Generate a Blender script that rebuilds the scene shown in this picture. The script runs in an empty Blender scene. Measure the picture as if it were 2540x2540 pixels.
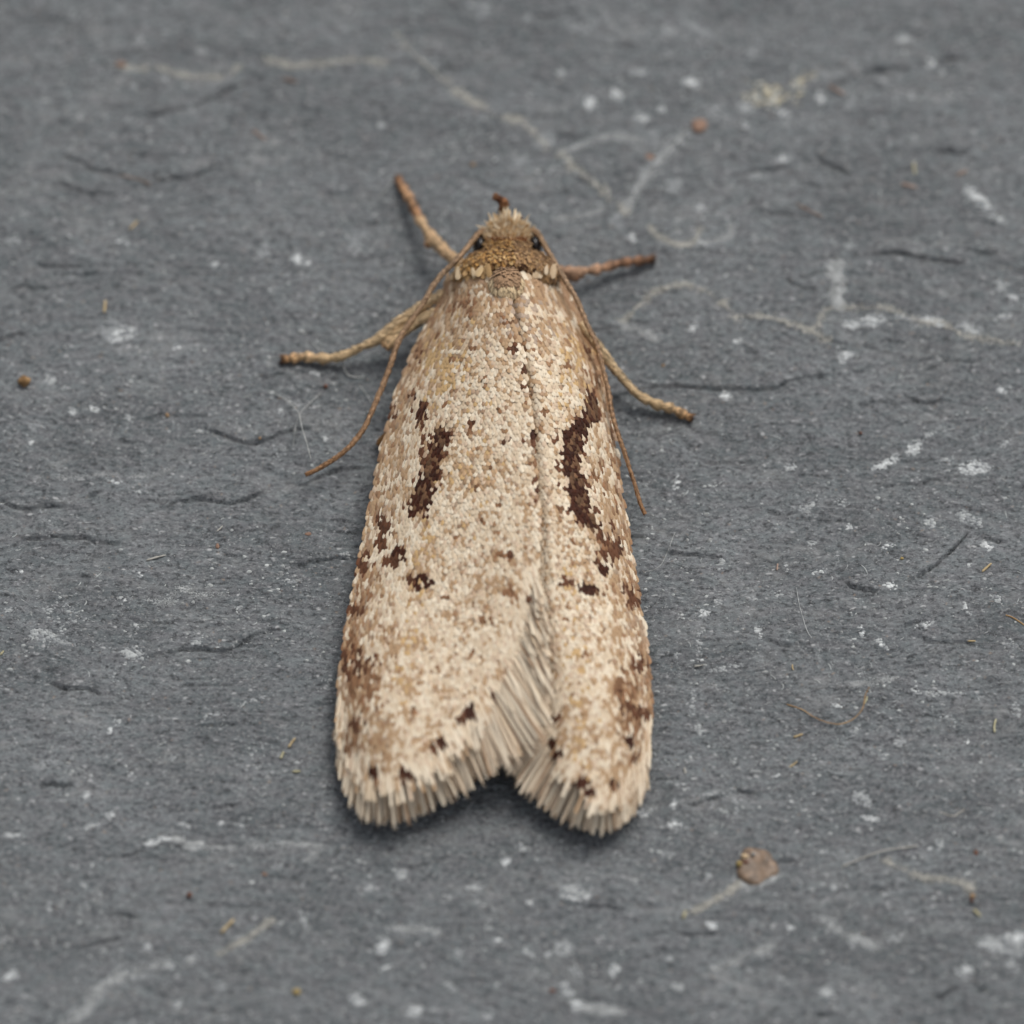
import bpy, math, random
import numpy as np
from mathutils import Vector, Matrix

# ------------------------------------------------------------------ camera, sky, sun, exposure
# 1 unit = 1 cm; photo pixels (2540 square) are turned into places on the slate or at a height above it.
SC = bpy.context.scene
SC.unit_settings.scale_length = 0.01
D, TH = 16.0, math.radians(30)
cam_d = bpy.data.cameras.new("camera")
cam = bpy.data.objects.new("camera", cam_d); SC.collection.objects.link(cam)
cam.location = (0, -D * math.sin(TH), D * math.cos(TH))
cam.rotation_euler = (TH, 0, 0)
cam_d.sensor_width = 36; cam_d.lens = 36 * D / 2.54
cam_d.clip_start = 0.1; cam_d.clip_end = 200
cam_d.dof.use_dof = True
cam_d.dof.focus_distance = D - 0.115
cam_d.dof.aperture_fstop = (cam_d.lens * 1e-3) / (2 * 0.25)
SC.camera = cam

SUN_EL, SUN_AZ = math.radians(58), math.radians(32)      # azimuth from +Y (top of the picture) towards +X
world = bpy.data.worlds.new("World"); SC.world = world; world.use_nodes = True
wn = world.node_tree.nodes; wl = world.node_tree.links
bg = wn["Background"]; bg.inputs[1].default_value = 0.098
sky = wn.new("ShaderNodeTexSky"); sky.sky_type = 'NISHITA'; sky.sun_disc = False
sky.sun_elevation = SUN_EL; sky.sun_rotation = SUN_AZ
sky.air_density = 1.0; sky.dust_density = 4.0; sky.ozone_density = 1.0
hs = wn.new("ShaderNodeHueSaturation"); hs.inputs["Saturation"].default_value = 0.22   # overcast: a grey sky
wl.new(sky.outputs[0], hs.inputs["Color"]); wl.new(hs.outputs[0], bg.inputs[0])
sun_d = bpy.data.lights.new("sun", 'SUN'); sun_d.energy = 1.5; sun_d.angle = math.radians(30); sun_d.color = (1, .95, .88)
sun = bpy.data.objects.new("sun", sun_d); SC.collection.objects.link(sun)
sv = Vector((math.sin(SUN_AZ) * math.cos(SUN_EL), math.cos(SUN_AZ) * math.cos(SUN_EL), math.sin(SUN_EL)))
sun.rotation_euler = sv.to_track_quat('Z', 'Y').to_euler(); sun.location = sv * 20
SC.view_settings.view_transform = 'Standard'; SC.view_settings.look = 'None'
SC.view_settings.exposure = 0.0; SC.view_settings.gamma = 1
SC.cycles.max_bounces = 5

random.seed(7); R = np.random.default_rng(11)

# ------------------------------------------------------------------ helpers
def P(px, py, h):
    px, py, h = np.broadcast_arrays(np.asarray(px, float), np.asarray(py, float), np.asarray(h, float))
    T = 1.27 / D
    a = (px - 1270) / 1270 * T; b = -(py - 1270) / 1270 * T
    s, c = math.sin(TH), math.cos(TH)
    dx, dy, dz = a, s + b * c, -c + b * s
    t = (h - D * c) / dz
    return np.stack([dx * t, -D * s + dy * t, h], -1)

def pix(p):
    """photo pixel of world points"""
    s, c = math.sin(TH), math.cos(TH); q = np.asarray(p) - np.array([0, -D * s, D * c])
    zf = q[..., 1] * s - q[..., 2] * c; up = q[..., 1] * c + q[..., 2] * s; k = 1270 * D / 1.27
    return np.stack([1270 + q[..., 0] / zf * k, 1270 - up / zf * k], -1)

def s2l(c):
    c = np.asarray(c, float) / 255
    return np.where(c <= .04045, c / 12.92, ((c + .055) / 1.055) ** 2.4)

def vnoise(x, y, seed=0):
    g = np.random.default_rng(1000 + seed).random((257, 257))
    x = np.asarray(x, float) + 71.3; y = np.asarray(y, float) + 53.7
    xi = np.floor(x).astype(int); yi = np.floor(y).astype(int); fx = x - xi; fy = y - yi
    fx = fx * fx * (3 - 2 * fx); fy = fy * fy * (3 - 2 * fy)
    x0 = xi % 256; y0 = yi % 256
    a = g[x0, y0] * (1 - fx) + g[x0 + 1, y0] * fx
    b = g[x0, y0 + 1] * (1 - fx) + g[x0 + 1, y0 + 1] * fx
    return a * (1 - fy) + b * fy

def fbm(x, y, seed=0, n=4, gain=.5):
    s = 0; w = 1; tot = 0
    for k in range(n):
        s = s + w * vnoise(np.asarray(x) * 2 ** k, np.asarray(y) * 2 ** k, seed + k * 7); tot += w; w *= gain
    return s / tot

def smooth(a, b, x):
    t = np.clip((x - a) / (b - a), 0, 1); return t * t * (3 - 2 * t)

def mesh_np(name, V, F, col=None, smooth_shade=True):
    """V (n,3); F (m,k) all faces of one size."""
    V = np.asarray(V, np.float32); F = np.asarray(F, np.int32); k = F.shape[1]
    me = bpy.data.meshes.new(name)
    me.vertices.add(len(V)); me.vertices.foreach_set("co", V.ravel())
    me.loops.add(F.size); me.loops.foreach_set("vertex_index", F.ravel())
    me.polygons.add(len(F)); me.polygons.foreach_set("loop_start", np.arange(0, F.size, k, dtype=np.int32))
    me.update(calc_edges=True)
    if smooth_shade: me.polygons.foreach_set("use_smooth", np.ones(len(F), bool))
    if col is not None:
        at = me.color_attributes.new("pigment", 'FLOAT_COLOR', 'POINT')
        c4 = np.ones((len(V), 4), np.float32); c4[:, :3] = col
        at.data.foreach_set("color", c4.ravel())
    me.validate()
    return me

WPOS = {}
def link(name, me, mat=None, parent=None, kind=None, label=None, cat=None, group=None, loc=None):
    """link mesh as an object. Vertices are in world space (minus loc)."""
    o = bpy.data.objects.new(name, me); SC.collection.objects.link(o)
    if me is not None and mat is not None and not me.materials: me.materials.append(mat)
    if loc is not None: o.location = loc
    WPOS[o.name] = Vector(loc) if loc is not None else Vector((0, 0, 0))
    if parent is not None:
        o.parent = parent; o.matrix_parent_inverse = Matrix.Translation(-WPOS[parent.name])
    if kind: o["kind"] = kind
    if label: o["label"] = label
    if cat: o["category"] = cat
    if group: o["group"] = group
    return o

def tube_np(pts, rad, sides=8, cap=True):
    pts = np.asarray(pts, float); rad = np.broadcast_to(np.asarray(rad, float), (len(pts),))
    t = np.gradient(pts, axis=0); t /= np.linalg.norm(t, axis=1, keepdims=True) + 1e-12
    up = np.array([0, 0, 1.0]); b = np.cross(t, up); nb = np.linalg.norm(b, axis=1, keepdims=True)
    b = np.where(nb < 1e-3, np.array([1.0, 0, 0]), b / np.maximum(nb, 1e-9)); n = np.cross(b, t)
    an = np.linspace(0, 2 * math.pi, sides, endpoint=False)
    ring = pts[:, None] + rad[:, None, None] * (np.cos(an)[None, :, None] * b[:, None] + np.sin(an)[None, :, None] * n[:, None])
    V = ring.reshape(-1, 3); F = []
    for i in range(len(pts) - 1):
        for j in range(sides):
            F.append((i * sides + j, i * sides + (j + 1) % sides, (i + 1) * sides + (j + 1) % sides, (i + 1) * sides + j))
    if cap:
        for base, rev in ((0, 1), ((len(pts) - 1) * sides, 0)):
            for j in range(1, sides // 2):
                q = (base + j, base + j - 1, base + (sides - j) % sides, base + sides - j - 1)
                F.append(q if rev else q[::-1])
    return V, np.array(F), (pts, rad, t, b, n)

def spline(pts, n):
    """Catmull-Rom resampling of rows of numbers."""
    p = np.asarray(pts, float); p = np.vstack([2 * p[0] - p[1], p, 2 * p[-1] - p[-2]])
    m = len(p) - 3; out = []
    for s in np.linspace(0, m - 1e-6, n):
        i = int(s); f = s - i
        a, b, c, d = p[i], p[i + 1], p[i + 2], p[i + 3]
        out.append(.5 * (2 * b + (c - a) * f + (2 * a - 5 * b + 4 * c - d) * f * f + (3 * b - a - 3 * c + d) * f ** 3))
    return np.array(out)

# ------------------------------------------------------------------ materials
def nodes(m):
    m.use_nodes = True; return m.node_tree.nodes, m.node_tree.links, m.node_tree.nodes["Principled BSDF"]

def pigment_mat(name, rough=.55, spec=.35, sheen=.0, trans=0):
    m = bpy.data.materials.new(name); n, l, b = nodes(m)
    a = n.new("ShaderNodeVertexColor"); a.layer_name = "pigment"
    tc = n.new("ShaderNodeTexCoord"); nz = n.new("ShaderNodeTexNoise"); nz.inputs["Scale"].default_value = 220
    l.new(tc.outputs["Object"], nz.inputs["Vector"])
    mr = n.new("ShaderNodeMapRange"); mr.inputs[3].default_value = .82; mr.inputs[4].default_value = 1.15
    l.new(nz.outputs["Fac"], mr.inputs[0])
    mx = n.new("ShaderNodeVectorMath"); mx.operation = 'SCALE'
    l.new(a.outputs["Color"], mx.inputs[0]); l.new(mr.outputs[0], mx.inputs["Scale"])
    l.new(mx.outputs[0], b.inputs["Base Color"])
    b.inputs["Roughness"].default_value = rough; b.inputs["Specular IOR Level"].default_value = spec
    b.inputs["Sheen Weight"].default_value = sheen
    return m

def plain_mat(name, c1, c2, scale=60, rough=.6, spec=.3, stretch=(1, 1, 1), bump=0.0):
    """two-tone procedural material (sRGB 0-255 in)"""
    m = bpy.data.materials.new(name); n, l, b = nodes(m)
    tc = n.new("ShaderNodeTexCoord"); mp = n.new("ShaderNodeMapping"); mp.inputs["Scale"].default_value = stretch
    nz = n.new("ShaderNodeTexNoise"); nz.inputs["Scale"].default_value = scale; nz.inputs["Detail"].default_value = 3
    cr = n.new("ShaderNodeValToRGB"); cr.color_ramp.elements[0].position = .35; cr.color_ramp.elements[1].position = .65
    cr.color_ramp.elements[0].color = (*s2l(c1), 1); cr.color_ramp.elements[1].color = (*s2l(c2), 1)
    l.new(tc.outputs["Object"], mp.inputs[0]); l.new(mp.outputs[0], nz.inputs["Vector"])
    l.new(nz.outputs["Fac"], cr.inputs[0]); l.new(cr.outputs[0], b.inputs["Base Color"])
    b.inputs["Roughness"].default_value = rough; b.inputs["Specular IOR Level"].default_value = spec
    if bump:
        bp = n.new("ShaderNodeBump"); bp.inputs["Strength"].default_value = bump; bp.inputs["Distance"].default_value = .004
        l.new(nz.outputs["Fac"], bp.inputs["Height"]); l.new(bp.outputs[0], b.inputs["Normal"])
    return m

def slate_mat():
    m = bpy.data.materials.new("slate"); n, l, b = nodes(m)
    tc = n.new("ShaderNodeTexCoord")
    def mapped(sc, rot=0):
        mp = n.new("ShaderNodeMapping"); mp.inputs["Scale"].default_value = sc; mp.inputs["Rotation"].default_value = (0, 0, rot)
        l.new(tc.outputs["Object"], mp.inputs[0]); return mp
    def noise(scale, sc=(1, 1, 1), det=4, rough=.55, rot=0):
        z = n.new("ShaderNodeTexNoise"); z.inputs["Scale"].default_value = scale
        z.inputs["Detail"].default_value = det; z.inputs["Roughness"].default_value = rough
        l.new(mapped(sc, rot).outputs[0], z.inputs["Vector"]); return z
    def ramp(src, p0, p1, c0, c1):
        r = n.new("ShaderNodeValToRGB"); e = r.color_ramp.elements
        e[0].position, e[1].position = p0, p1; e[0].color = (*c0, 1); e[1].color = (*c1, 1)
        l.new(src, r.inputs[0]); return r
    def mix(fac, a, bb, mode='MIX'):
        x = n.new("ShaderNodeMix"); x.data_type = 'RGBA'; x.blend_type = mode
        if isinstance(fac, float): x.inputs[0].default_value = fac
        else: l.new(fac, x.inputs[0])
        for s, v in ((6, a), (7, bb)):
            if isinstance(v, tuple): x.inputs[s].default_value = (*v, 1)
            else: l.new(v, x.inputs[s])
        return x.outputs[2]
    broad = noise(2.6, (1, 1.5, 1), 6, .68)
    base = ramp(broad.outputs[0], .36, .66, (.108, .120, .130), (.236, .254, .270)).outputs[0]
    hue = noise(18, (1, 1.8, 1), 3)
    base = mix(.35, base, ramp(hue.outputs[0], .35, .65, (.140, .134, .144), (.118, .154, .160)).outputs[0])
    fine = noise(120, (.85, 1.2, 1), 5, .85, .08)
    base = mix(ramp(fine.outputs[0], .50, .70, (0, 0, 0), (.9, .9, .9)).outputs[0], base, (.40, .415, .425))
    dk = noise(85, (.75, 1.25, 1), 4, .8, -.05)
    base = mix(ramp(dk.outputs[0], .38, .51, (.9, .9, .9), (0, 0, 0)).outputs[0], base, (.046, .049, .054))
    # pale dusty smears
    sm = noise(5.0, (.8, 1.7, 1), 6, .68, .2)
    sm2 = noise(30, (1, 1.4, 1), 4, .7)
    mm = n.new("ShaderNodeMath"); mm.operation = 'MULTIPLY'
    l.new(ramp(sm.outputs[0], .50, .68, (0, 0, 0), (1, 1, 1)).outputs[0], mm.inputs[0])
    l.new(ramp(sm2.outputs[0], .42, .62, (0, 0, 0), (.6, .6, .6)).outputs[0], mm.inputs[1])
    base = mix(mm.outputs[0], base, (.33, .338, .34))
    # mineral grains
    for sc, th, colr, st in ((62, .13, (.42, .43, .44), (.8, 1.5, 1)), (33, .085, (.5, .51, .52), (.9, 1.4, 1)), (40, .05, (.30, .24, .20), (1, 1.2, 1))):
        v = n.new("ShaderNodeTexVoronoi"); v.inputs["Scale"].default_value = sc
        wz = noise(sc * 1.5, st, 2); ad = n.new("ShaderNodeVectorMath"); ad.operation = 'MULTIPLY_ADD'
        l.new(wz.outputs["Color"], ad.inputs[0]); ad.inputs[1].default_value = (.02, .02, 0); l.new(mapped(st, sc * .01).outputs[0], ad.inputs[2])
        l.new(ad.outputs[0], v.inputs["Vector"])
        f = ramp(v.outputs["Distance"], th, th + .12, (1, 1, 1), (0, 0, 0))
        sep = n.new("ShaderNodeSeparateColor"); l.new(v.outputs["Color"], sep.inputs[0])
        g = n.new("ShaderNodeMath"); g.operation = 'MULTIPLY'
        l.new(f.outputs[0], g.inputs[0]); l.new(ramp(sep.outputs[0], .35, .9, (0, 0, 0), (.9, .9, .9)).outputs[0], g.inputs[1])
        base = mix(g.outputs[0], base, colr)
    l.new(base, b.inputs["Base Color"])
    b.inputs["Roughness"].default_value = .62; b.inputs["Specular IOR Level"].default_value = .35
    bp = n.new("ShaderNodeBump"); bp.inputs["Strength"].default_value = .8; bp.inputs["Distance"].default_value = .006
    l.new(noise(70, (.75, 1.25, 1), 6, .75).outputs[0], bp.inputs["Height"]); l.new(bp.outputs[0], b.inputs["Normal"])
    return m

M_SLATE = slate_mat()
M_SCALE = pigment_mat("wing_scale_pigment", .62, .2, .12)
M_LEG = pigment_mat("leg_scale_pigment", .55, .3)
M_BODY = plain_mat("body_cuticle", (96, 72, 44), (130, 100, 66), 30, .7)
M_MEMB = plain_mat("wing_membrane", (168, 138, 108), (190, 162, 130), 20, .7)
M_EYE = plain_mat("compound_eye", (14, 9, 9), (24, 16, 14), 150, .22, .6)
M_GRAIN = pigment_mat("crust_pigment", .85, .2)
M_CRUST = [plain_mat("white_crust", (160, 164, 164), (204, 208, 208), 50, .85, .2, bump=.5),
           plain_mat("grey_crust", (130, 134, 135), (168, 170, 170), 50, .85, .2, bump=.5),
           plain_mat("faint_crust", (118, 121, 123), (152, 154, 155), 50, .85, .2, bump=.5),
           plain_mat("yellow_crust", (160, 152, 124), (194, 188, 166), 40, .85, .2, bump=.5)]

# ------------------------------------------------------------------ slate
def grid_axis(lo, hi, step, far):
    dense = np.arange(lo, hi + step / 2, step)
    g = step * 1.5 * 1.3 ** np.arange(1, 60); g = np.cumsum(g); g = g[g < far]
    return np.concatenate([lo - g[::-1], dense, hi + g])
GX = grid_axis(-1.5, 1.5, .0041, 9); GY = grid_axis(-1.65, 1.85, .0041, 9)
X, Y = np.meshgrid(GX, GY)
Z = .030 * (fbm(X * 1.3, Y * 2.2, 1, 3) - .5) + .014 * (fbm(X * 6, Y * 10, 5, 3) - .5) + .0100 * (fbm(X * 27, Y * 38, 9, 3) - .5)
# small cleavage terraces
q = fbm(X * 1.6 + .15 * Y, Y * 5.5, 21, 4) * 16
Z += .0042 * (smooth(.0, .16, q - np.floor(q)) + np.floor(q) - q)

CRACKS = [  # photo pixels, depth 0..1
 ([(359,1041),(410,1027),(466,1032),(536,1036)],.7), ([(503,1064),(559,1078),(601,1101),(652,1094),(699,1076),(755,1064),(801,1062)],1),
 ([(289,1101),(320,1098),(354,1099)],.6), ([(0,1237),(28,1255),(93,1260),(154,1255)],1), ([(214,1237),(261,1218)],.7),
 ([(405,1260),(466,1241),(512,1237),(573,1248),(652,1223)],1), ([(70,1339),(140,1334),(210,1339),(261,1348),(317,1353)],1),
 ([(550,1376),(606,1386)],.6), ([(727,1404),(815,1386),(876,1386)],.7), ([(373,1632),(419,1614),(480,1607),(559,1612),(606,1591),(661,1567),(708,1563)],1),
 ([(121,1693),(163,1707),(224,1712),(261,1730)],1.1), ([(740,1205),(795,1180),(850,1160),(905,1158)],.8),
 ([(107,1943),(140,1946),(186,1950)],1.2), ([(480,1800),(560,1798),(615,1800)],.7), ([(150,395),(200,410),(240,430),(300,440)],1),
 ([(390,455),(430,449),(480,444),(540,412)],.9), ([(150,460),(210,482),(290,490)],.8), ([(90,660),(140,664),(200,663)],.8), ([(0,850),(30,832),(65,830)],1),
 ([(340,300),(400,285),(470,270),(560,225),(640,200)],.7), ([(2027,391),(2060,408),(2106,429)],1), ([(2152,634),(2232,629),(2269,643),(2385,657)],1.2),
 ([(2152,180),(2200,170),(2260,168)],.9), ([(1820,430),(1880,420),(1960,412)],.8), ([(2330,150),(2400,140)],.8), ([(2330,378),(2390,382)],1.1),
 ([(1600,962),(1697,960),(1794,966),(1882,968),(1940,957),(1979,940),(2077,930)],1), ([(2403,1317),(2364,1366),(2320,1405),(2257,1448)],1.1),
 ([(2096,1448),(2135,1468),(2179,1468)],1), ([(1640,1370),(1700,1378),(1790,1384)],.7), ([(1890,1590),(1940,1604),(1990,1600)],.7),
 ([(2320,2477),(2350,2462),(2378,2448)],1.3), ([(2422,2462),(2452,2448)],1.2), ([(1880,2540),(1930,2500)],1), ([(2020,2520),(2070,2516)],.9),
 ([(210,2350),(260,2338),(300,2330)],.7), ([(500,2240),(560,2250),(620,2252)],.6), ([(520,2010),(560,2000),(600,1998)],.7), ([(1110,2440),(1200,2430)],.5),
 ([(1950,700),(1990,716),(2030,722)],.7), ([(2010,1180),(2060,1190)],.6), ([(2150,1200),(2220,1205),(2330,1190)],.6), ([(1500,120),(1580,110)],.5),
]
for _ in range(70):
    x0, y0 = random.uniform(-40, 2560), random.uniform(0, 2540); ln = random.uniform(50, 190); k = random.uniform(-.25, .12)
    CRACKS.append(([(x0 + ln * s, y0 + ln * k * s + random.uniform(-7, 7)) for s in (0, .33, .66, 1)], random.uniform(.25, .75)))
for pts, dep in CRACKS:
    w = P([p[0] for p in pts], [p[1] for p in pts], 0)[:, :2]
    w = spline(w, 9); w[:, 1] += np.random.default_rng(int(abs(pts[0][0]))).normal(0, .0022, len(w))
    lo = w.min(0) - .22; hi = w.max(0) + .22
    ix = np.where((GX > lo[0]) & (GX < hi[0]))[0]; iy = np.where((GY > lo[1]) & (GY < hi[1]))[0]
    if len(ix) < 2 or len(iy) < 2: continue
    sl = np.s_[iy[0]:iy[-1] + 1, ix[0]:ix[-1] + 1]; xs, ys = X[sl], Y[sl]
    cy = np.interp(xs, w[:, 0] if w[0, 0] < w[-1, 0] else w[::-1, 0], w[:, 1] if w[0, 0] < w[-1, 0] else w[::-1, 1])
    tt = (xs - w[:, 0].min()) / max(1e-3, np.ptp(w[:, 0]))
    taper = smooth(-.12, .18, tt) * smooth(1.12, .82, tt)
    d = ys - cy
    up = np.where(d > 0, np.exp(-d / .10), 0)
    Z[sl] += taper * dep * (.0060 * up * smooth(0, .004, d) - .0085 * np.exp(-(d / .0031) ** 2) * (.4 + 1.2 * vnoise(xs * 28, ys * 3, 77)) - .002 * np.where(d < 0, np.exp(d / .03), 0))
ny, nx = X.shape
idx = np.arange(nx * ny).reshape(ny, nx)
F = np.stack([idx[:-1, :-1], idx[:-1, 1:], idx[1:, 1:], idx[1:, :-1]], -1).reshape(-1, 4)
slate = link("slate_slab", mesh_np("slate_slab", np.stack([X, Y, Z], -1).reshape(-1, 3), F), M_SLATE, kind="structure",
             label="dark grey slate surface with pale mineral specks and fine dark cracks")

def G(x, y):
    x = np.clip(np.asarray(x, float), GX[0], GX[-1] - 1e-6); y = np.clip(np.asarray(y, float), GY[0], GY[-1] - 1e-6)
    i = np.clip(np.searchsorted(GX, x, 'right') - 1, 0, nx - 2); j = np.clip(np.searchsorted(GY, y, 'right') - 1, 0, ny - 2)
    fx = (x - GX[i]) / (GX[i + 1] - GX[i]); fy = (y - GY[j]) / (GY[j + 1] - GY[j])
    return (Z[j, i] * (1 - fx) + Z[j, i + 1] * fx) * (1 - fy) + (Z[j + 1, i] * (1 - fx) + Z[j + 1, i + 1] * fx) * fy

def on_slate(px, py, lift=0.0):
    p = P(px, py, 0); p = P(px, py, G(p[..., 0], p[..., 1])); p[..., 2] = G(p[..., 0], p[..., 1]) + lift
    return p

# ---- mineral crusts and specks stuck on the slate
def lumps(cx, cy, rx, ry, hh, rng, k=7):
    """flattened irregular domes at world points; returns V, F(quads-as-tris)"""
    n = len(cx); an = np.linspace(0, 2 * math.pi, k, endpoint=False)
    rot = rng.uniform(0, 6.28, n)[:, None]; j1 = rng.uniform(.5, 1.4, (n, k)); j2 = rng.uniform(.35, .7, (n, k))
    def ring(j, dz):
        x = np.cos(an) * j; y = np.sin(an) * j
        xx = cx[:, None] + rx[:, None] * (x * np.cos(rot * .12) - y * np.sin(rot * .12)); yy = cy[:, None] + ry[:, None] * (x * np.sin(rot * .12) + y * np.cos(rot * .12))
        return np.stack([xx, yy, G(xx, yy) + dz], -1)
    h = (hh * rng.uniform(.6, 1.3, n))[:, None]
    r0 = ring(j1, -.002 + 0 * h); r1 = ring(j2, h * rng.uniform(.6, 1.1, (n, k)))
    c = np.stack([cx, cy, G(cx, cy) + h[:, 0] * 1.05], -1)[:, None]
    V = np.concatenate([r0, r1, c], 1); m = 2 * k + 1; f = []
    for i in range(k):
        a, b = i, (i + 1) % k
        f += [(a, b, k + b), (a, k + b, k + a), (k + a, k + b, 2 * k)]
    f = np.array(f)
    return V.reshape(-1, 3), (f[None] + (np.arange(n) * m)[:, None, None]).reshape(-1, 3)

def crust(px, py, rx, ry, ang=0, mat=0, dens=1.0, hollow=0.0, bump=.006, fleck=4.4):
    """a lumpy crust: a patch of small grains; radii in photo pixels, angle in the picture"""
    rng = np.random.default_rng(int(px * 7 + py * 13))
    n = max(4, int(dens * rx * ry * (.045 if mat == 3 else .12))); n = min(n, 620); n = max(4, int(n * (.5 if hollow else 1)))
    r = np.sqrt(rng.random(n)) if hollow == 0 else np.clip(rng.normal(.85, .18, n), 0, 1.2)
    t = rng.random(n) * 6.2832; edge = .75 + .5 * vnoise(np.cos(t) * 1.6 + px, np.sin(t) * 1.6 + py, 3)
    x = r * np.cos(t) * edge * rx; y = r * np.sin(t) * edge * ry
    ca, sa = math.cos(math.radians(ang)), math.sin(math.radians(ang))
    w = P(px + x * ca - y * sa, py + x * sa + y * ca, 0)
    fl = fleck * (.7 if hollow else 1) * (.8 + .05 * min(rx, ry)) * .001
    s = np.clip(1.15 - r * .55, .35, 1.2) * rng.uniform(.6, 1.3, n) * fl
    V, F = lumps(w[:, 0], w[:, 1], s * rng.uniform(.9, 1.9, n), s, s * .12 + bump * .04, rng)
    tgt = s2l([(222, 226, 227), (190, 194, 195), (156, 160, 162), (200, 190, 162)][mat]); lo_ = s2l((118, 122, 126))
    v = np.clip(rng.beta(1.6, 1.1, n) * (1.25 - .55 * r), 0, 1)[:, None]; cc = lo_ * (1 - v) + tgt * v
    if mat == 3: wh = rng.random(n) < .3; cc[wh] = s2l((196, 196, 188))
    return link("mineral_crust", mesh_np("mineral_crust", V, F, np.repeat(cc, 15, 0)), M_GRAIN, parent=slate)

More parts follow.
